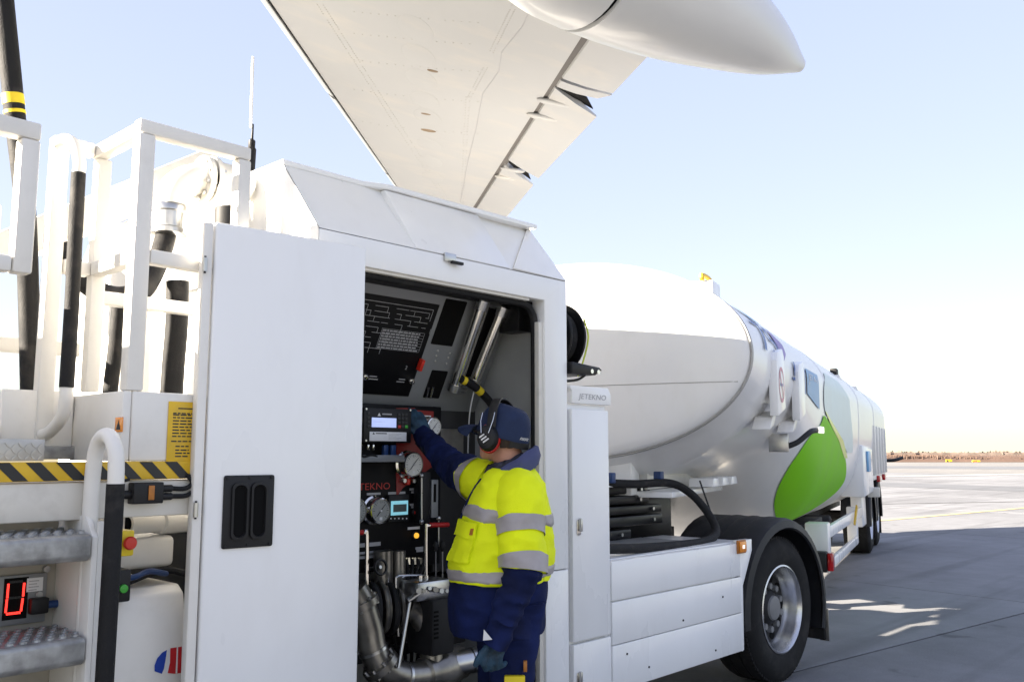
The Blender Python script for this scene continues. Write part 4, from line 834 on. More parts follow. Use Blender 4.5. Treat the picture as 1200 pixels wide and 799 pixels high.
bx('side_skirt', 'white_paint', truck, 3.55, 5.2, 5.34, 5.40, .32, .985, .006)
# stack of dark plates with bolts carrying the service lines
for k, (z0, z1, w0, w1) in enumerate(((1.00, 1.06, 4.30, 4.90), (1.075, 1.14, 4.05, 5.30), (1.15, 1.205, 4.05, 5.32), (1.215, 1.27, 4.02, 5.20), (1.28, 1.335, 4.05, 5.24))):
    st = bx('turntable_plate', 'black_paint', truck, w0, w1, 3.5+.02*k, 4.5, z0, z1, .01)
    for x in (w0+.25, w1-.12): part('plate_bolt', 'steel', st, lambda b: b.cyl((x, 3.485+.02*k, (z0+z1)/2), (x, 3.50+.02*k, (z0+z1)/2), .012, n=8))
part('turntable_base', 'black_paint', truck, lambda b: b.box(4.2, 4.8, 3.6, 4.5, .935, .995), bev=.02)
part('fifth_wheel', 'black_paint', truck, lambda b: b.box(5.3, 6.0, 3.9, 4.5, .9, 1.24), bev=.02)
part('hose_tray', 'white_paint', truck, lambda b: b.box(3.95, 5.1, 3.46, 3.9, 1.337, 1.352), bev=.004)
H_ = lambda u, v, y: Py(u, v, y)
lp = [H_(690, 567, 3.50), H_(712, 566, 3.48), H_(745, 567, 3.44), H_(785, 566, 3.38), H_(808, 577, 3.30), H_(826, 596, 3.22), H_(838, 616, 3.14), H_(837, 628, 3.09), H_(822, 635, 3.05), H_(790, 639, 3.02), H_(750, 642, 3.0), H_(712, 643, 2.99), H_(690, 644, 2.99)]
sh = part('service_hose', 'rubber', truck, lambda b: b.tube(curve(lp, 8), .027, 16))
for u in (715, 772): part('hose_clip', 'blue_plastic', sh, lambda b: b.box(Py(u, 560, 3.42).x-.022, Py(u, 560, 3.42).x+.022, 3.39, 3.45, 1.365, 1.43), bev=.006)
part('thin_line', 'black_plastic', truck, lambda b: b.cyl(Py(820, 563, 3.3), Py(835, 606, 3.2), .006, n=6))
# drive wheel, mudguard
WC = V((5.93, 2.98, .485)); ax_ = part('drive_axle', 'hub_grey', truck, lambda b: b.cyl((5.93, 3.3, .485), (5.93, 5.0, .485), .09).ball((5.93, 4.15, .485), .22))
wheel(ax_, WC, V((0, -1, 0)), .49, .30, .292, .125)
wheel(ax_, (5.93, 5.32, .485), V((0, 1, 0)), .49, .30, .292, .17, 32)
for sgn, yo in ((1, YS+.02), (-1, 5.38)):
    b = MB(); rg = []
    def fpt(r, a): return V((5.93+r*math.cos(a), 0, .485+r*math.sin(a)))
    for i in range(25):
        a = R(-20+206*i/24); q = []
        for r, y in ((.585, .62), (.62, .62), (.62, .05), (.605, .012), (.555, .0), (.545, .012), (.585, .04)):
            p = fpt(r, a); p.y = yo+y*sgn; q.append(p)
        rg.append(q)
    b.loft(rg, True); mg = b.build('mudguard', 'fender_plastic', truck, ang=40)
    for q in range(3):
        part('mudguard_ridge', 'fender_plastic', mg, lambda b: b.loft([[V((5.93+rr*math.cos(a), yo+(.10+.13*q+dy)*sgn, .485+rr*math.sin(a))) for rr, dy in ((.62, 0), (.624, .02), (.624, .06), (.62, .08))] for a in [R(5+160*i/16) for i in range(17)]], True))
    bx('mud_flap', 'rubber', truck, 6.50, 6.525, min(yo+.02*sgn, yo+.6*sgn), max(yo+.02*sgn, yo+.6*sgn), .20, .34, .004)
    bx('flap_edge', 'cast_metal', truck, 6.526, 6.534, yo+(-.002 if sgn > 0 else -.05), yo+(.07 if sgn > 0 else .02), .19, .42, .002)

# --- driver's cab at the front of the truck
XZ = Frame((0, 2.92, 0), (1,0,0), (0,0,1), (0,-1,0))
cabp = part('cab_shell', 'white_paint', truck, lambda b: b.prism([(-.62, .55), (-.62, 2.55), (-.75, 2.62), (-1.9, 2.62), (-2.15, 2.55), (-2.42, 1.55), (-2.48, 1.45), (-2.48, .55)], -2.46, 0, XZ), bev=.05, seg=3)
part('side_window', 'gap_dark', cabp, lambda b: b.prism([(-1.05, 1.62), (-1.05, 2.35), (-1.98, 2.35), (-2.18, 1.62)], .002, .008, XZ), bev=.002)
part('windscreen', 'gap_dark', cabp, lambda b: b.add([V((-2.185-.008, y, 2.46)) for y in (3.05, 5.25)] + [V((-2.425-.008, y, 1.58)) for y in (5.25, 3.05)], [(0,1,2,3)]))
part('cab_step', 'black_paint', cabp, lambda b: b.box(-2.3, -.75, .35, .545, -.4, -.01, XZ), bev=.02)
bx('bumper', 'white_paint', truck, -2.62, -2.49, 2.95, 5.35, .35, .75, .03)
for y, d in ((2.98, -1), (5.32, 1)):
    fa_ = part('steer_axle', 'hub_grey', truck, lambda b: b.cyl((-1.6, 4.15, .485), (-1.6, y-.1*d, .485), .06)); wheel(fa_, (-1.6, y, .485), V((0, d, 0)), .49, .30, .292, .06, 32)
# --- platform, rails and steps ahead of the compartment
YI = 3.29
def post(x, y, z0, z1, w=.075, name='rail_post'): return bx(name, 'rail_paint', truck, x-w/2, x+w/2, y-w/2, y+w/2, z0, z1, .008)
RZ = 2.655
deck = bx('platform_deck', 'galvanised', truck, .2, 1.50, YI-.02, 5.2, 1.53, 1.575)
bx('deck_tongue', 'galvanised', truck, 1.30, 1.50, 2.96, YI-.025, 1.53, 1.575)
bx('toe_board', 'rail_paint', truck, 1.2955, 1.53, 2.90, 2.93, 1.525, 1.752)
bx('toe_board', 'rail_paint', truck, 1.265, 1.295, 2.905, YI+.03, 1.525, 1.752)
bx('toe_board', 'rail_paint', truck, 1.03, 1.262, YI, YI+.03, 1.53, 1.765)
post(1.305, 2.937, 1.754, RZ-.026, .058); post(1.675, 2.937, 2.20, RZ-.026, .052)
post(1.32, YI+.02, 1.768, RZ-.026, .052); post(1.165, YI+.02, 1.56, RZ+.02, .055)
def rail(p, q, h=.05, w=.05):
    p, q = V(p), V(q); d = (q-p).normalized(); s = V((-d.y, d.x, 0)).normalized(); fr = Frame(p, d, s, (0,0,1)); L_ = (q-p).length
    return part('rail_bar', 'rail_paint', truck, lambda b: b.box(0, L_, -w/2, w/2, -h/2, h/2, fr), bev=.008)
rail((1.277, 2.937, RZ), (1.70, 2.937, RZ)); rail((1.31, 2.964, RZ), (1.31, YI+.04, RZ)); rail((1.195, YI+.02, RZ), (1.283, YI+.02, RZ))
rail((1.336, 2.937, 2.21), (1.647, 2.937, 2.21)); rail((1.31, 2.968, 2.21), (1.31, YI-.008, 2.21)); rail((1.195, YI+.02, 2.21), (1.292, YI+.02, 2.21))
rail((1.33, 3.35, 2.12), (1.72, 3.35, 2.12))
# gate frame of the lift basket
gt = bx('basket_gate', 'rail_paint', truck, .90, .955, 2.865, 2.92, 2.085, 2.5, .008)
rail((.35, 2.892, 2.528), (.955, 2.892, 2.528), .055, .055); rail((.35, 2.892, 2.11), (.898, 2.892, 2.11), .05, .05); post(.40, 2.892, 2.14, 2.5, .055)
# rubber covered grab bar
ga = [Py(66, 168, 3.20), Py(78, 164, 3.16), Py(89, 172, 3.13), Py(93, 190, 3.12), Py(92, 206, 3.12)]
gb = part('grab_bar', 'rail_paint', truck, lambda b: b.tube(curve(ga, 6), .021, 14))
part('bar_end', 'rail_paint', gb, lambda b: b.tube(curve([Py(78, 452, 3.12), Py(77, 470, 3.12), Py(72, 490, 3.15), Py(58, 506, 3.24), Py(50, 509, 3.28)], 6), .021, 14))
part('bar_sleeve', 'rubber', gb, lambda b: b.tube(curve([Py(92, 203, 3.12), Py(88, 280, 3.12), Py(84, 360, 3.12), Py(78, 454, 3.12)], 8), .0235, 16))
# yellow notice and warning sticker on the toe board
FB = SIDE(2.899)
(na0, nz1), (na1, nz0) = FB.px(197.5, 470), FB.px(238, 543)
nt_ = part('notice_plate', 'yellow_paint', truck, lambda b: b.box(na0, na1, nz0, nz1, 0, .004, FB), bev=.0015)
nt_['label'] = 'yellow instruction notice with black print'
H = nz1-nz0; L_ = na1-na0; tx = MB(); tr = random.Random(4)
tx.box(na0+.25*L_, na0+.72*L_, nz1-.12*H, nz1-.10*H, .0042, .0046, FB)
for k, f in enumerate((.19, .215, .26, .31, .36, .41, .46, .51, .56, .64, .72, .78, .83, .88)):
    x = na0+.12*L_ if f < .6 else na0+(.10 if f < .7 else .22)*L_; xe = na0+(.86 if f < .7 else .55+.1*tr.random())*L_
    while x < xe: nx = x+tr.uniform(.008, .026); tx.box(x, min(nx, xe), nz1-f*H-.0022, nz1-f*H+.0022, .0042, .0046, FB); x = nx+.004
tx.build('notice_print', 'print_black', nt_, smooth=False)
FX = Frame((1.265, 0, 0), (0, -1, 0), (0, 0, 1), (-1, 0, 0))
(sa0, sz1), (sa1, sz0) = FX.px(136, 489), FX.px(144, 506)
wst = part('warning_sticker', 'orange_lens', truck, lambda b: b.box(sa0, sa1, sz0, sz1, 0, .003, FX), bev=.001); part('sticker_mark', 'print_black', wst, lambda b: b.poly([FX(sa0+(sa1-sa0)*a, sz0+(sz1-sz0)*c, .0035) for a, c in ((.2, .15), (.8, .15), (.65, .5), (.5, .8), (.35, .5))]))
# hazard striped beam
bm_ = bx('bumper_beam', 'cream_paint', truck, .2, 1.565, 2.90, 3.02, 1.345, 1.462, .008)
hs = bx('hazard_strip', 'yellow_paint', truck, .2, 1.535, 2.892, 2.93, 1.466, 1.524, .002)
for x in [.26+.086*k for k in range(16)]:
    if x+.044 < 1.535: part('hazard_stripe', 'print_black', hs, lambda b: b.poly([F29(x, 1.4675, .0095), F29(x+.043, 1.4675, .0095), F29(x-.012, 1.5225, .0095), F29(x-.055, 1.5225, .0095)]), smooth=False)
tread_m = bpy.data.meshes.new('lug')
def checker(name, parent, x0, x1, z0, z1, y):
    pl = bx(name, 'checker_alloy', parent, x0, x1, y, y+.01, z0, z1, .001); b = MB(); fr = SIDE(y); k = 0
    xx = x0+.012
    while xx < x1-.01:
        zz = z0+.01; j = k
        while zz < z1-.008:
            t = R(45 if j % 2 else -45); c, s = math.cos(t), math.sin(t)
            b.prism([(xx+c*p-s*q, zz+s*p+c*q) for p, q in ((-.011, 0), (0, -.003), (.011, 0), (0, .003))], 0, .002, fr); zz += .018; j += 1
        xx += .018; k += 1
    o = b.build('checker_lugs', 'checker_alloy', pl, smooth=False); o['kind'] = 'stuff'
checker('checker_plate', truck, .2, 1.035, 1.527, 1.592, 2.905)
# steps
for z in (1.315, 1.015, .715, .415):
    st = part('step_tread', 'galvanised', truck, lambda b: b.prism([(2.80, z-.005), (2.79, z-.015), (2.79, z-.07), (2.805, z-.085), (3.06, z-.085), (3.06, z-.005)], .2, 1.145, Frame((0,0,0), (0,1,0), (0,0,1), (1,0,0))), bev=.006)
    b = MB()
    for i in range(24):
        for j in range(6):
            b.lathe([(.012, -.002), (.011, .006), (.008, .0075), (.005, .003), (.001, .003)], (.30+.036*i+(.018 if j % 2 else 0), 2.83+.04*j, z-.005), (0,0,1), 8)
    o = b.build('grip_studs', 'galvanised', st); o['kind'] = 'stuff'
bx('step_riser', 'riser_beige', truck, .2, 1.16, 3.07, 3.09, .25, 1.34, .003)
bx('step_recess', 'grey_dark', truck, .2, 1.99, 3.6, 3.64, .25, 1.5, 0)
sg = part('step_stringer', 'rail_paint', truck, lambda b: b.prism([(2.80, .25), (2.80, 1.30), (2.86, 1.36), (3.07, 1.36), (3.07, .25)], 1.15, 1.168, Frame((0,0,0), (0,1,0), (0,0,1), (1,0,0))).prism([(1.168, 2.80), (1.192, 2.82), (1.192, 2.832), (1.168, 2.815)], .25, 1.345, WORLD), bev=.004)
# level display with red digit
FR = SIDE(3.068)
(pa0, pz1), (pa1, pz0) = FR.px(-14, 676), FR.px(51, 727)
ld = part('level_display', 'grey_panel', truck, lambda b: b.box(pa0, pa1, pz0, pz1, 0, .012, FR), bev=.003)
def seg(p, q, lit):
    b = MB(); n = 6
    for i in range(n):
        f = (i+.5)/n; x, z = p[0]+(q[0]-p[0])*f, p[1]+(q[1]-p[1])*f; b.box(x-.0028, x+.0028, z-.0034, z+.0034, .0135, .016, FR)
    b.build('digit_segment', 'led_red' if lit else 'print_black', ld, smooth=False)
q = lambda u, v: FR.px(u, v)
for a, b_, l_ in (((8, 683), (6.5, 700), 1), ((6.2, 701), (4.5, 717), 1), ((26.5, 682), (25, 698), 1), ((24.7, 700), (22.5, 715), 1), ((5, 718.5), (22, 716.5), 1), ((9, 681.5), (25, 680), 0), ((7.5, 700), (24, 698.5), 0)): seg(q(*a), q(*b_), l_)
for (a, b_) in (((3.5, 677.5), (29, 723)),): (x0, z1), (x1, z0) = q(*a), q(*b_); part('digit_window', 'gap_dark', ld, lambda b: b.box(x0, x1, z0, z1, .0122, .0132, FR))
(x0, z1), (x1, z0) = q(30, 677), q(48, 691); lb_ = part('type_label', 'label_white', ld, lambda b: b.box(x0, x1, z0, z1, .0122, .0134, FR))
for k in range(4): part('label_print', 'print_grey', lb_, lambda b: b.box(x0+.006, x1-.012-.006*(k % 2), z1-.008-.009*k-.003, z1-.008-.009*k, .0135, .0138, FR))
(x0, z1), (x1, z0) = q(31, 700), q(51, 716); sn = part('sensor_plug', 'black_plastic', ld, lambda b: b.box(x0, x1, z0, z1, .012, .045, FR), bev=.005)
part('plug_collar', 'blue_plastic', sn, lambda b: b.cyl(FR(x1, (z0+z1)/2, .03), FR(x1+.05, (z0+z1)/2, .03), .012, n=12))
for u, v in ((53, 666), (44, 696)): part('plate_bolt', 'galvanised', ld, lambda b: b.cyl(FR(*q(u, v), 0), FR(*q(u, v), .018), .011, n=6))
# gear between the steps and the door
jb = SIDE(2.90); a, z = jb.px(169, 577)
jbx = part('lamp_box', 'black_plastic', truck, lambda b: b.box(a-.055, a+.045, z-.034, z+.034, .001, .045, jb).cyl(jb(a-.1, z-.004, .02), jb(a-.05, z-.004, .02), .014).cyl(jb(a+.045, z+.012, .02), jb(a+.085, z+.012, .02), .012).cyl(jb(a+.045, z-.014, .02), jb(a+.085, z-.014, .02), .012), bev=.004)
part('amber_lens', 'orange_dull', jbx, lambda b: b.box(a-.008, a+.012, z-.022, z+.024, .046, .05, jb), bev=.002)
part('box_cable', 'rubber', jbx, lambda b: b.tube(curve([jb(a+.08, z+.012, .02), jb(a+.13, z+.01, .02), jb(a+.155, z+.03, .02), jb(a+.14, z+.055, .01)], 5), .008, 8))
part('box_cable', 'rubber', jbx, lambda b: b.tube(curve([jb(a+.08, z-.014, .02), jb(a+.14, z-.012, .02), jb(a+.168, z+.02, .02), jb(a+.15, z+.055, .01)], 5), .008, 8))
part('box_cable', 'rubber', jbx, lambda b: b.tube(curve([jb(a-.09, z, .02), jb(a-.10, z+.03, .02), jb(a-.06, z+.045, .02)], 5), .005, 8))
part('jack_cylinder', 'rail_paint', truck, lambda b: b.lathe([(.022, 0), (.034, .0), (.036, .01), (.036, .13), (.045, .135), (.045, .27), (.04, .28)], Py(149, 614, 3.1), (1, .25, 0), 24)); part('cylinder_bore', 'gap_dark', truck, lambda b: b.cyl(Py(149, 614, 3.1)-V((.003, 0, 0)), Py(149, 614, 3.1)+V((.004, 0, 0)), .024))
pb = Py(150, 645, 3.10); bb = part('pump_housing', 'rail_paint', truck, lambda b: b.box(1.30, 1.565, 3.10, 3.3, Py(170, 666, 3.1).z, Py(170, 629, 3.1).z), bev=.02, seg=3)
bx('bracket_arm', 'rail_paint', truck, 1.24, 1.30, 3.02, 3.1, 1.13, 1.335, .004)
FE = SIDE(2.98); (e0, ez1), (e1, ez0) = FE.px(121, 622), FE.px(152, 650)
es = part('stop_box', 'yellow_tape', truck, lambda b: b.box(e0, e1, ez0, ez1, -.04, .03, FE), bev=.006); part('box_back', 'black_plastic', es, lambda b: b.box(e0-.012, e0-.001, ez0, ez1, -.05, .02, FE), bev=.003)
ec = FE.px(145, 635); part('stop_button', 'red_bright', es, lambda b: b.lathe([(.012, .03), (.012, .04), (.021, .042), (.022, .05), (.018, .056), (.002, .058)], FE(*ec), FE.ez, 24))
(e0, ez1), (e1, ez0) = FE.px(111, 669), FE.px(148, 703)
gs = part('start_box', 'black_plastic', truck, lambda b: b.box(e0, e1, ez0, ez1, -.05, .03, FE), bev=.006); part('start_button', 'green_button', gs, lambda b: b.lathe([(.013, .03), (.014, .036), (.013, .042), (.002, .044)], FE(*FE.px(139, 688)), FE.ez, 20))
part('blue_lead', 'blue_plastic', gs, lambda b: b.tube(curve([FE.at(146, 678, -.02), FE.at(160, 675, -.03), FE.at(175, 669, -.06), FE.at(195, 672, -.1)], 5), .010, 8)); part('black_lead', 'rubber', gs, lambda b: b.tube(curve([FE.at(150, 682, -.06), FE.at(175, 672, -.12), FE.at(200, 668, -.12), FE.at(225, 674, -.1)], 5), .012, 8))
# boxed pump tank with logo, low left of the door
tk = part('pump_cover', 'rail_paint', truck, lambda b: b.add([V((x, y, z)) for z, i in ((.30, 0), (1.0, 0), (1.075, .02), (1.10, .06)) for x, y in ((1.275+i, 2.99+i), (1.56, 2.99+i), (1.56, 3.5), (1.275+i, 3.5))], [(0,3,2,1), (12,13,14,15)] + [(4*k+j, 4*k+(j+1) % 4, 4*k+4+(j+1) % 4, 4*k+4+j) for k in range(3) for j in range(4)]), bev=.012, seg=3)
FL = SIDE(2.989)
part('emblem_blue', 'logo_blue', tk, lambda b: b.poly([FL(*FL.px(*p), .001) for p in ((181, 786), (181, 779), (184, 771), (190, 764), (195.5, 761), (194, 772), (192, 783), (189.5, 789))]), smooth=False)
part('emblem_red', 'logo_red', tk, lambda b: b.poly([FL(*FL.px(*p), .001) for p in ((196, 788), (199, 776), (199.5, 759), (213, 757), (212, 788), (204, 789))]), smooth=False)
part('emblem_bar', 'print_white', tk, lambda b: b.poly([FL(*FL.px(*p), .0014) for p in ((193.5, 788), (196, 776), (197, 760), (199, 759.5), (199, 775), (196, 789))]), smooth=False)
part('emblem_bar', 'print_white', tk, lambda b: b.poly([FL(*FL.px(*p), .0014) for p in ((205.5, 788.5), (207, 757.6), (208.5, 757.5), (207.5, 788.3))]), smooth=False)
# bent hand rail beside the steps
xh = Py(107, 580, 2.875).x; yr = Px(136, 560, xh).y; yl = 2.875; ym = (yl+yr)/2
hl = [Px(u, v, xh) for u, v in ((97, 815), (99.5, 700), (103, 620), (107, 560), (110, 530))]; yb = hl[-1].y
def hx(u, v): return Px(u, v, xh)
hr = part('hand_rail', 'rail_paint', truck, lambda b: b.tube(curve([V((xh, yl, .4)), V((xh, yl, 1.30)), V((xh, yl-.004, 1.50)), V((xh, yl-.03, 1.578)), V((xh, ym, 1.605)), V((xh, yr+.03, 1.578)), V((xh, yr+.002, 1.50)), V((xh, yr, 1.2)), V((xh, yr+.01, .4))], 8), .0235, 16))
part('rail_grip', 'rubber', hr, lambda b: b.tube([V((xh, yr+.001, 1.46)), V((xh, yr, 1.2)), V((xh, yr+.005, .84))], .026, 16))
bx('floor_pan', 'hub_grey', truck, .2, 1.56, 2.95, 3.6, .25, .28, .004)
# hoses, pipes and boom behind the rails
h1 = curve([Py(u, v, 3.62) for u, v in ((-10, -330), (-6, -180), (-1, -60), (4, 0), (11, 70), (18, 140), (27, 215), (31, 270), (33, 330), (35, 400), (37, 490))], 8)
bh = part('boom_hose', 'rubber', truck, lambda b: b.tube(h1, [.037]*len(h1), 18))
for v0, v1 in ((111, 123), (130, 134)):
    pp = [p for p in h1]; f = lambda v: min(range(len(h1)), key=lambda i: abs(h1[i].z-Py(15, v, 3.62).z))
    p, p2 = Py(14.8 if v0 < 125 else 17, v0, 3.62), Py(16.3 if v0 < 125 else 17.6, v1, 3.62); part('hose_band', 'yellow_tape', bh, lambda b: b.cyl(p, p2, .0385, n=18))
YE = 3.62
el = curve([Py(268, 213, YE), Py(248, 211, YE), Py(226, 211, YE), Py(209, 219, YE), Py(201, 233, YE), Py(199, 248, YE)], 8)
ep = part('filling_elbow', 'rail_paint', truck, lambda b: b.tube(el, .068, 28))
def flange(p, d, r=.105):
    o = part('pipe_flange', 'rail_paint', ep, lambda b: b.lathe([(r*.6, -.012), (r, -.012), (r, .012), (r*.6, .012)], p, d, 36))
    dd = V(d).normalized(); ring_ = MB().ring(V(p), dd, r*.82, 10)[0]
    for c in ring_: part('flange_bolt', 'steel', o, lambda b: b.cyl(c-dd*.026, c+dd*.026, .010, n=6))
flange(Py(238, 210.5, YE), (1, 0, .02)); flange(Py(247, 211.5, YE), (1, 0, .02))
part('pipe_gasket', 'gap_dark', ep, lambda b: b.cyl(Py(242, 211, YE), Py(243.5, 211, YE), .10, n=32))
part('pipe_run', 'rail_paint', ep, lambda b: b.cyl(Py(250, 212, YE), V((2.02, YE, Py(250, 212, YE).z)), .09, n=32))
cp = part('hose_coupling', 'steel', ep, lambda b: b.lathe([(.07, 0), (.075, .01), (.075, .03), (.068, .035), (.068, .10), (.073, .105), (.073, .125), (.06, .13)], Py(199, 241, YE), (0, 0, -1), 28))
h2 = curve([Py(197, 262, YE), Py(192, 285, YE), Py(183, 312, YE-.05), Py(168, 338, YE-.12), Py(145, 348, YE-.15), Py(120, 344, YE-.1), Py(96, 326, YE-.05), Py(70, 290, YE)], 8)
part('drop_hose', 'rubber', truck, lambda b: b.tube(h2, .042, 18))
part('drop_hose', 'rubber', truck, lambda b: b.tube(curve([Py(208, 330, 3.55), Py(207, 380, 3.55), Py(203, 430, 3.55), Py(200, 480, 3.55)], 6), .046, 18))
part('drop_hose', 'rubber', truck, lambda b: b.tube(curve([Py(141, 340, 3.75), Py(136, 400, 3.75), Py(130, 450, 3.75), Py(127, 480, 3.75)], 6), .030, 14))
e2 = part('vent_elbow', 'rail_paint', truck, lambda b: b.tube(curve([V((1.98, 3.4, Py(292, 222, 3.4).z)), V((1.93, 3.4, Py(292, 220, 3.4).z)), V((1.89, 3.4, Py(292, 228, 3.4).z)), V((1.885, 3.4, Py(292, 250, 3.4).z))], 6), .05, 20))
part('coupling_ring', 'hub_grey', e2, lambda b: b.cyl((1.885, 3.4, Py(292, 250, 3.4).z), (1.885, 3.4, Py(292, 300, 3.4).z), .056, n=24))
# antenna
an = part('antenna_base', 'black_plastic', truck, lambda b: b.lathe([(.012, 0), (.022, .01), (.022, .10), (.016, .11), (.016, .14), (.006, .15), (.004, .22)], Py(293, 200, 3.55), (.03, 0, 1), 18)); part('antenna_rod', 'label_white', an, lambda b: b.cyl(Py(294, 150, 3.55), Py(296.5, 67, 3.55), .0065, n=10))
# lit boom and tank behind
def beam(p, q, w, h, name='boom_beam'):
    p, q = V(p), V(q); d = (q-p).normalized(); s = V((0, 1, 0)); s = (s-d*s.dot(d)).normalized(); fr = Frame(p, d, s, d.cross(s)); L2 = (q-p).length
    return part(name, 'rail_paint', truck, lambda b: b.box(0, L2, -w/2, w/2, -h/2, h/2, fr), bev=.01)
beam(Py(-60, 318, 4.2), Py(248, 190, 4.2), .16, .14); beam(Py(-60, 330, 4.7), Py(180, 232, 4.7), .12, .10)
bx('boom_tower', 'rail_paint', truck, Py(150, 300, 4.5).x, Py(245, 300, 4.5).x, 4.3, 4.9, 1.58, 2.70, .02)
cl = part('accumulator', 'rail_paint', truck, lambda b: b.lathe([(.10, 0), (.10, .62), (.085, .69), (.05, .725), (.02, .73), (.02, .76)], Py(150, 470, 3.95), (0, 0, 1), 28))
bx('equipment_box', 'rail_paint', truck, .35, 1.22, 4.35, 5.0, 1.58, 2.05, .02)
rail((.35, 3.9, 1.98), (1.5, 3.9, 1.98), .06); post(.95, 3.9, 1.58, 2.6, .07); rail((.35, 3.3, 1.62), (1.03, 3.3, 1.62), .05); post(.99, 3.45, 1.58, 2.42, .07)
bx('switch_box', 'cream_paint', truck, .86, .95, 3.2, 3.28, 1.98, 2.10, .006); part('switch_wire', 'print_grey', truck, lambda b: b.tube(curve([V((.9, 3.2, 1.98)), V((.96, 3.2, 1.93)), V((.97, 3.2, 1.87)), V((.90, 3.2, 1.83))], 5), .005, 6))
# ------------------------------------------------------------------ the worker
FDP = 3.80
def Q(u, v, df=0): return PF(u, v, FDP+df)
pc0 = Q(596, 700); person = thing('person', 'person in yellow hi-vis jacket and ear defenders reaching for the control panel', 'person', (pc0.x, pc0.y, 0))
M2P = FDP/FPX                                            # metres per photo pixel at his distance
UPZ = V((0, 0, 1))
def remesh(o, vox, it=6, fac=.5):
    m = o.modifiers.new('remesh', 'REMESH'); m.mode = 'VOXEL'; m.voxel_size = vox; m.use_smooth_shade = True
    s = o.modifiers.new('smooth', 'SMOOTH'); s.iterations = it; s.factor = fac
def fold(p):                                              # sharp cloth folds running slantwise
    a = p.dot(RT); r1 = 1-abs(noise.noise(V((a*7+p.z*3, p.z*10-a*4, 3.1)))); r2 = 1-abs(noise.noise(V((a*15-p.z*6, p.z*17, 8.7))))
    return -FH*(.016*r1**5 + .007*r2**4)
def crumple(mb, amp, sc_, seed=0, stretch=(1, 1, 1)):
    st = V(stretch)
    for p in mb.v:
        if amp > .009: p += fold(p)
        q = V((p.x*st.x, p.y*st.y, p.z*st.z))*sc_ + V((seed, seed*2.3, seed*.7))
        p += noise.noise_vector(q)*amp + noise.noise_vector(q*2.3)*amp*.45
    return mb
def ringpx(v, uL, uR, hd, df=0, n=56, k=0, ex=2.3):     # ring standing across the body, measured in photo pixels
    c = (uL+uR)/2; out = []
    for i in range(n):
        t = 2*math.pi*i/n; cs, sn = math.cos(t), math.sin(t)
        a = math.copysign(abs(cs)**(2/ex), cs); f = math.copysign(abs(sn)**(2/ex), sn)
        p = Q(c, v+k*cs, df); out.append(p + RT*(a*(uR-uL)/2*M2P) + FH*(f*hd))
    return out
# torso outline: v, left, right, half depth
TOR = [(549, 574, 622, .10), (556, 566, 630, .15), (566, 560, 637, .20), (580, 553, 641, .225), (600, 545, 645, .235), (625, 536, 648, .24), (645, 530, 648, .245), (660, 527, 646, .25), (676, 527, 643, .25)]
LOW = [(660, 531, 641, .235), (676, 529, 640, .24), (700, 527, 639, .24), (720, 528, 638, .24), (733, 530, 637, .236), (737, 532, 636, .23)]
def at_ring(tab, v):
    for i in range(len(tab)-1):
        if tab[i][0] <= v <= tab[i+1][0] or i == len(tab)-2:
            f = (v-tab[i][0])/(tab[i+1][0]-tab[i][0]); return [tab[i][q]+(tab[i+1][q]-tab[i][q])*f for q in range(4)]
def dense(tab, n): return [at_ring(tab, tab[0][0]+(tab[-1][0]-tab[0][0])*i/n) for i in range(n+1)]
def TS(th, v, off=0):
    r = at_ring(TOR, v); cs, sn = math.cos(th), math.sin(th); ex = 2.3
    a = math.copysign(abs(cs)**(2/ex), cs); f = math.copysign(abs(sn)**(2/ex), sn)
    return Q((r[1]+r[2])/2, v, 0) + RT*(a*((r[2]-r[1])/2*M2P+off)) + FH*(f*(r[3]+off))
# body: one continuous figure under the clothes
bd = MB()
hc = Q(588, 508); gz = (-RT*math.cos(R(25)) + FH*math.sin(R(25))); lf = UPZ.cross(gz)
HF = Frame(hc, gz, lf, UPZ + gz*.10); HF = Frame(hc, gz, lf, gz.cross(lf))
bd.ball(HF(-.006, 0, .010), .095, .076, .102, 24, 16, HF); bd.ball(HF(.028, 0, -.045), .066, .058, .07, 20, 12, HF)
bd.ball(HF(.075, 0, -.085), .028, .034, .024, 14, 10, HF); bd.ball(HF(.100, 0, -.012), .016, .013, .030, 12, 8, HF); bd.ball(HF(.108, 0, -.026), .014, .017, .012, 12, 8, HF)
bd.ball(HF(.088, 0, -.058), .014, .026, .008, 12, 8, HF); bd.ball(HF(.082, 0, .022), .016, .05, .010, 12, 8, HF)
for s in (1, -1): bd.ball(HF(-.006, s*.080, -.004), .018, .010, .032, 12, 8, HF)
bd.tube([HF(-.02, 0, -.05), Q(597, 540, .0), Q(600, 560)], [.058, .062, .075], 20)
bd.loft([ringpx(v, a+9, c-9, h-.035, 0, 28) for v, a, c, h in TOR] + [ringpx(v, a+12, c-10, h-.04, 0, 28) for v, a, c, h in LOW[2:]])
SHL, ELL, WRL = Q(609, 578, -.185), Q(612, 668, -.265), Q(583, 746, -.28)
SHR = Q(567, 566, .13); WRR = Py(497, 511, 3.33); ELR = (SHR+WRR)/2 + V((0, 0, -.035)) - gz*.0
bd.tube([SHL, ELL, WRL], [.055, .048, .032], 16); bd.tube([SHR, ELR, WRR], [.055, .045, .032], 16)
legs = {}
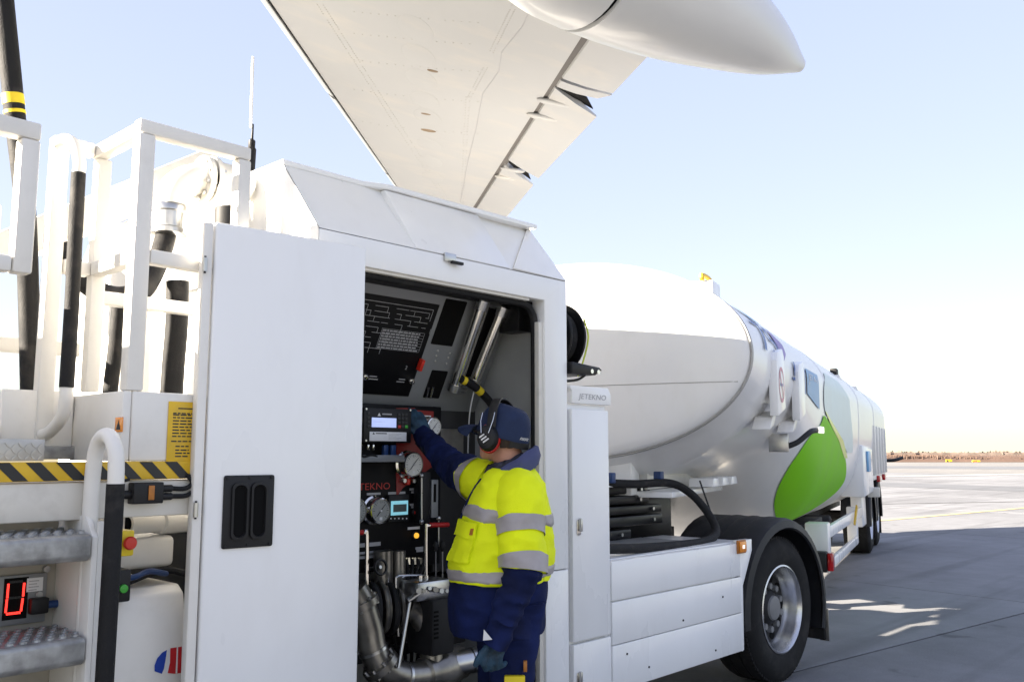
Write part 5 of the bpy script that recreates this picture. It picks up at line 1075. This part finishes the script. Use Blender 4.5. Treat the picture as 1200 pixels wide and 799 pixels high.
for nm, uh, uk, ua, df in (('near', 601, 600, 608, -.10), ('far', 590, 586, 590, .11)):
    hip, kn = Q(uh, 722, df), Q(uk, 806, df*1.1); an_ = Q(ua, 925, df*1.1); an_.z = .10; legs[nm] = (hip, kn, an_)
    bd.tube([hip, (hip+kn)/2, kn, (kn+an_)/2 + RT*.01, an_], [.095, .08, .062, .06, .042], 16)
    ft = -RT*.97 + FH*.1; bd.tube([an_ + RT*.03 - V((0,0,.04)), an_ - V((0,0,.05)) + ft*.08, an_ - V((0,0,.065)) + ft*.16], [.045, .045, .03], 12)
body = bd.build('body', 'skin', person); remesh(body, .011, 5)
for s in (1, -1):
    ey_ = part('eye', 'label_white', person, lambda b: b.ball(HF(.083, s*.032, .006), .013)); part('iris', 'hair', ey_, lambda b: b.ball(HF(.0925, s*.032, .006), .0055))
# short hair at the nape
hr_ = MB(); hr_.loft([[HF(r*math.cos(t)*1.05-.012, r*math.sin(t)*.86, z) for t in [R(100+160*i/20) for i in range(21)]] for r, z in ((.100, .03), (.101, -.01), (.097, -.04), (.088, -.062))], False, False)
crumple(hr_, .004, 90); hr_.build('hair', 'hair', person, ang=60)
# trousers
tr_ = MB()
for nm in ('near', 'far'):
    hip, kn, an_ = legs[nm]; P = curve([hip + V((0,0,.06)), hip, (hip+kn)/2, kn, (kn+an_)/2, an_ + V((0,0,-.02))], 9); n = len(P)
    rr = [.135-.045*min(1, i/(n*.55))-.006*(i/n) for i in range(n)]
    tr_.tube(P, rr, 30)
crumple(tr_, .010, 9, 3, (1, 1, 1.6)); trous = tr_.build('trousers', 'navy', person, ang=60)
hip, kn, an_ = legs['near']
yk = kn - FH*.098 + V((0, 0, .03)); ykf = Frame(yk + RT*.01 - FH*.022, RT, UPZ, -FH); part('knee_patch', 'knee_yellow', trous, lambda b: b.box(-.040, .040, -.07, .045, -.026, .004, ykf), bev=.005)
part('pocket_tag', 'orange_dull', trous, lambda b: b.box(.034, .048, .06, .10, -.02, .003, ykf), bev=.002)
for nm in ('near', 'far'):
    hip, kn, an_ = legs[nm]; ft = -RT*.97 + FH*.1; b = MB()
    sf = Frame(V((an_.x, an_.y, 0)) + RT*.06, ft, FH, UPZ); rg = []
    for x, w_, h in ((-.02, .03, .07), (.0, .045, .11), (.06, .05, .13), (.14, .048, .10), (.22, .055, .075), (.28, .05, .06), (.31, .03, .045)):
        rg.append([sf(x, w_*math.cos(t), h/2+h/2*math.sin(t)) for t in [2*math.pi*i/18 for i in range(18)]])
    b.loft(rg, True); b.build('boot', 'black_plastic', person, ang=50)
# navy lower jacket and yellow jacket
lw = MB(); lw.loft([ringpx(*r) for r in dense(LOW, 22)]); crumple(lw, .012, 8, 5, (1, 1, .8)); lw.build('jacket_skirt', 'navy', person, ang=60)
def sleeve(P, rs, n=40): return MB().tube(P, rs, n)
PL = curve([SHL + V((0,0,.035)) + FH*.09, SHL + FH*.015, (SHL+ELL)/2, ELL, (ELL+WRL)/2, WRL], 10); nL = len(PL)
PR = curve([SHR - FH*.06 + RT*.05, SHR, (SHR+ELR)/2, ELR, (ELR+WRR)/2, WRR], 10); nR = len(PR)
def interp(f, T):
    for (a, x), (b, y) in zip(T, T[1:]):
        if f <= b: return x+(y-x)*(f-a)/(b-a)
    return T[-1][1]
def radL(i): return interp(i/(nL-1), ((0, .05), (.12, .078), (.25, .088), (.45, .086), (.6, .084), (.64, .072), (.8, .066), (1, .050)))
def radR(i): f = i/(nR-1); return .098-.02*f-.028*max(0, (f-.4)/.6)
jk = MB(); jk.loft([ringpx(*r) for r in dense(TOR, 44)])
iL = int(nL*.60); iR = int(nR*.34)
jk.tube(PL[:iL+1], [radL(i)+.006 for i in range(iL+1)], 40); jk.tube(PR[:iR+1], [radR(i) for i in range(iR+1)], 40)
crumple(jk, .011, 7.5, 1, (1, 1, 1.2)); crumple(jk, .004, 24, 9, (1, 1, 1.8)); jk_o = jk.build('jacket', 'hiviz', person, ang=70)
for P_, i0, n_, rad in ((PL, iL-3, nL, radL), (PR, iR-2, nR, radR)):
    sl_ = MB(); sl_.tube(P_[i0:] + [P_[-1] + (P_[-1]-P_[-2]).normalized()*.03], [rad(i)-.004+.004*math.sin(i*1.7) for i in range(i0, n_)] + [rad(n_-1)-.004], 36)
    crumple(sl_, .012, 11, 2, (1, 1, 1.3)); sl_.build('sleeve', 'navy', person, ang=70)
def band(vL, vR, hpx, off=.006):
    rg = []
    for j in range(7):
        row = []
        for i in range(72):
            t = 2*math.pi*i/72; v = (vL+vR)/2 + (vR-vL)/2*math.cos(t) + hpx*(j/6-.5); row.append(TS(t, v, off if 0 < j < 6 else off-.008))
        rg.append(row)
    b = MB(); b.loft(rg, False); crumple(b, .011, 7.5, 1, (1, 1, 1.2)); return b.build('reflective_band', 'reflective', jk_o, ang=60)
band(596, 608, 15); band(668, 665, 13)
def sband(P, rad, i0, i1, off):
    b = MB(); b.tube(P[i0:i1+1], [rad(i)+off for i in range(i0, i1+1)], 40, False); crumple(b, .011, 7.5, 1, (1, 1, 1.2)); b.build('reflective_band', 'reflective', jk_o, ang=60)
sband(PL, radL, iL-4, iL, .012); sband(PL, radL, int(nL*.335), int(nL*.335)+4, .012); sband(PR, radR, iR-4, iR-1, .006)
def patch(name, m, t0, t1, v0, v1, off, parent, n=8):
    b = MB(); rg = [[TS(t0+(t1-t0)*i/n, v0+(v1-v0)*j/n, off) for i in range(n+1)] for j in range(n+1)]
    lo = [[TS(t0+(t1-t0)*i/n, v0+(v1-v0)*j/n, off-.012) for i in range(n+1)] for j in range(n+1)]
    b.loft(rg, False, False); k = len(b.v); b.loft(lo, False, False)
    edge = [(0, i) for i in range(n)] + [(j, n) for j in range(n)] + [(n, n-i) for i in range(n)] + [(n-j, 0) for j in range(n)]
    id_ = lambda e: e[0]*(n+1)+e[1]
    for e in range(len(edge)): a, c = id_(edge[e]), id_(edge[(e+1) % len(edge)]); b.f.append((a, c, c+k, a+k))
    crumple(b, .011, 7.5, 1, (1, 1, 1.2)); return b.build(name, m, parent, ang=50)
pk = patch('chest_pocket', 'hiviz', R(196), R(238), 612, 651, .014, jk_o); patch('pocket_flap', 'hiviz', R(194), R(240), 607, 622, .022, jk_o); patch('pocket_badge', 'orange_dull', R(234), R(238), 612, 618, .026, jk_o)
b = MB(); b.tube([TS(R(186+4*math.sin(j*.2)), 560+10*j, .004) for j in range(12)], .005, 6); crumple(b, .011, 7.5, 1, (1, 1, 1.2)); b.build('zip', 'navy', jk_o)
# collar and scarf
def tilt_ring(c, rr, rf, vL, vR, df=0, n=40): return [Q(c, (vL+vR)/2 + (vR-vL)/2*math.cos(t), df) + RT*(rr*math.cos(t)) + FH*(rf*math.sin(t)) for t in [2*math.pi*i/n for i in range(n)]]
b = MB(); b.loft([tilt_ring(598, .118, .125, 584, 545), tilt_ring(598, .125, .125, 575, 534), tilt_ring(597, .120, .115, 562, 523), tilt_ring(597, .108, .103, 560, 522), tilt_ring(597, .100, .098, 572, 535), tilt_ring(598, .095, .095, 583, 548)], False); crumple(b, .007, 14, 4); b.build('collar', 'collar', person, ang=60)
b = MB(); b.loft([tilt_ring(594, .075, .085, 575, 545), tilt_ring(593, .092, .092, 565, 537), tilt_ring(592, .086, .086, 553, 532), tilt_ring(592, .070, .075, 545, 530)], False); crumple(b, .010, 22, 6); b.build('scarf', 'scarf', person, ang=60)
# cap
cp_ = MB(); rg = []
CF = Frame(HF(-.008, 0, .020), HF.ex + HF.ez*.30, HF.ey, HF.ez - HF.ex*.30)
for i in range(12):
    f = i/11; z = -.030+.132*math.sin(f*math.pi/2); r = math.cos(f*math.pi/2)**.55 if f < 1 else .02
    rg.append([CF(.118*r*math.cos(t)-.004, .100*r*math.sin(t), z) for t in [2*math.pi*k/40 for k in range(40)]])
cp_.loft(rg, True); crumple(cp_, .0025, 18); cap = cp_.build('cap', 'navy_cap', person, ang=70)
b = MB(); rg = []
for j in range(7):
    f = j/6; rg.append([CF(.095+.085*f*math.cos(t)**.6 + .022*math.cos(t), (.085-.012*f)*math.sin(t), -.018 - .030*f*f - .016*math.sin(t)**2) for t in [R(-84+168*i/20) for i in range(21)]])
top_ = [p.copy() for r in rg for p in r]
b.loft(rg, False, False); k = len(b.v); b.loft([[p - CF.ez*.006 for p in r] for r in rg], False, False); b.build('brim', 'navy_cap', cap, ang=60)
for s in range(3):
    t = R(90*s - 90 + 45*0); pts = [CF(.119*math.cos(q)*math.cos(t+R(90)*0)-.004, 0, 0) for q in ()]
lt, lfs = text_verts('neste', .055, .013, .3, 2); MB().add([CF(-.1165*math.cos(R(16)-v.x/.11)-.006, .1015*math.sin(R(16)-v.x/.11), -.010+v.y) + (-CF.ex*.6+CF.ey*.4)*.004 for v in lt], lfs).build('cap_lettering', 'print_white', cap, smooth=False)
b = MB(); b.loft([[CF(-.06 - .064*math.cos(t), s*.0+.085*math.sin(t), z) for t in [R(-70+140*i/16) for i in range(17)]] for s, z in ((0, -.030), (0, -.055))], False, False); b.build('cap_strap', 'black_plastic', cap)
# ear defenders
arc = [HF(.012-.02*abs(math.cos(t)), .112*math.cos(t), .015+.128*math.sin(t)) for t in [R(4+172*i/24) for i in range(25)]]
ed = MB()
for d in (-.0,): ed.loft([[p + HF.ex*x + (p-HF(0, 0, .02)).normalized()*y for x, y in ((-.020, .0), (.020, .0), (.020, .007), (-.020, .007))] for p in arc], True)
ear = ed.build('headband', 'black_plastic', person, bev=.002)
for dx_ in (-.028, .028): part('band_wire', 'chrome', ear, lambda b: b.tube([HF(.012+dx_, .100, .085), HF(.012+dx_*1.0, .118, .05), HF(.014+dx_*.6, .132, .0)], .0025, 6))
for s in (1, -1):
    cu = MB(); cu.lathe([(.020, .034), (.030, .034), (.040, .028), (.046, .010), (.046, 0), (.03, -.004)], HF(.014, s*.094, -.020), lf*s + UPZ*.1, 28)
    for p in cu.v: q = p-HF(.014, s*.094, -.020); p += UPZ*(q.z*.22)
    c_ = cu.build('ear_cup', 'black_plastic', ear, ang=40)
    cs_ = MB(); cs_.lathe([(.035, -.018), (.048, -.016), (.052, -.008), (.050, .001), (.036, .002)], HF(.014, s*.094, -.020), lf*s + UPZ*.1, 28)
    for p in cs_.v: q = p-HF(.014, s*.094, -.020); p += UPZ*(q.z*.22)
    cs_.build('cup_cushion', 'red_plastic', c_, ang=50)
    if s == 1:
        ef = Frame(HF(.014, .1295, -.020), -HF.ex*.8 + HF.ez*.5, HF.ez*.8 + HF.ex*.5, lf)
        for k in range(3): part('cup_print', 'label_white', c_, lambda b: b.box(-.020+.002*k, .006+.004*k, .012-.013*k, .018-.013*k, .001, .003, ef))
b = MB(); b.tube(curve([HF(.05, .078, .005), HF(.095, .066, .012), HF(.112, .03, .008), HF(.113, 0, .006)], 5), .004, 6); b.build('glasses_arm', 'black_plastic', person)
# gloves
def hand(name, wrist, dirn, palm_n, side, curl, sc_=1.0):
    # dirn: along the fingers, palm_n: out of the palm, side: towards the thumb
    dirn, palm_n = dirn.normalized(), palm_n.normalized(); side = side.normalized(); b = MB()
    pf = Frame(wrist, dirn, side, palm_n)
    b.tube([pf(-.035, 0, 0), pf(0, 0, 0)], [.036*sc_, .036*sc_], 16)
    b.ball(pf(.045*sc_, 0, 0), .060*sc_, .046*sc_, .024*sc_, 18, 12, pf)
    for k, (y, L2, r) in enumerate(((.034, .072, .0115), (.012, .080, .012), (-.011, .074, .0115), (-.033, .058, .0105))):
        p = pf(.080*sc_, y*sc_, .002); pts = [pf(.055*sc_, y*sc_*.9, 0), p]; a = curl*.35
        for j, f in enumerate((.45, .32, .23)):
            a += curl*(1.0 if j else .6); p = p + (pf.ex*math.cos(a) + pf.ez*math.sin(a))*(L2*f*sc_); pts.append(p)
        b.tube(pts, [r*sc_*1.1, r*sc_*1.08, r*sc_, r*sc_*.95, r*sc_*.75], 12)
    p = pf(.02*sc_, .035*sc_, .005); pts = [p]
    for j, (f, a) in enumerate(((.035, .95), (.03, .6), (.024, .3))): p = p + (pf.ex*math.cos(a) + pf.ey*math.sin(a) + pf.ez*.35*curl)*(f*sc_); pts.append(p)
    b.tube(pts, [.015*sc_, .014*sc_, .0125*sc_, .010*sc_], 12)
    o = b.build(name, 'glove', person); remesh(o, .0042, 3); return o
hand('glove', WRL + V((0, 0, -.015)), V((0, 0, -1)) - RT*.28, FH*.7 + RT*.5, -RT*.8 - FH*.5, .85, 1.05)
hand('glove', WRR, Py(488, 486, 3.37) - WRR, FH*.8 - RT*.5, -FH*.2 - RT*.8, .28, 1.0)
part('cuff_patch', 'label_white', person, lambda b: b.add([Q(567, 737, -.345), Q(577, 749, -.35), Q(566, 750, -.345), Q(567, 737, -.325), Q(577, 749, -.33), Q(566, 750, -.325)], [(0,1,2), (3,5,4), (0,3,4,1), (1,4,5,2), (2,5,3,0)]))
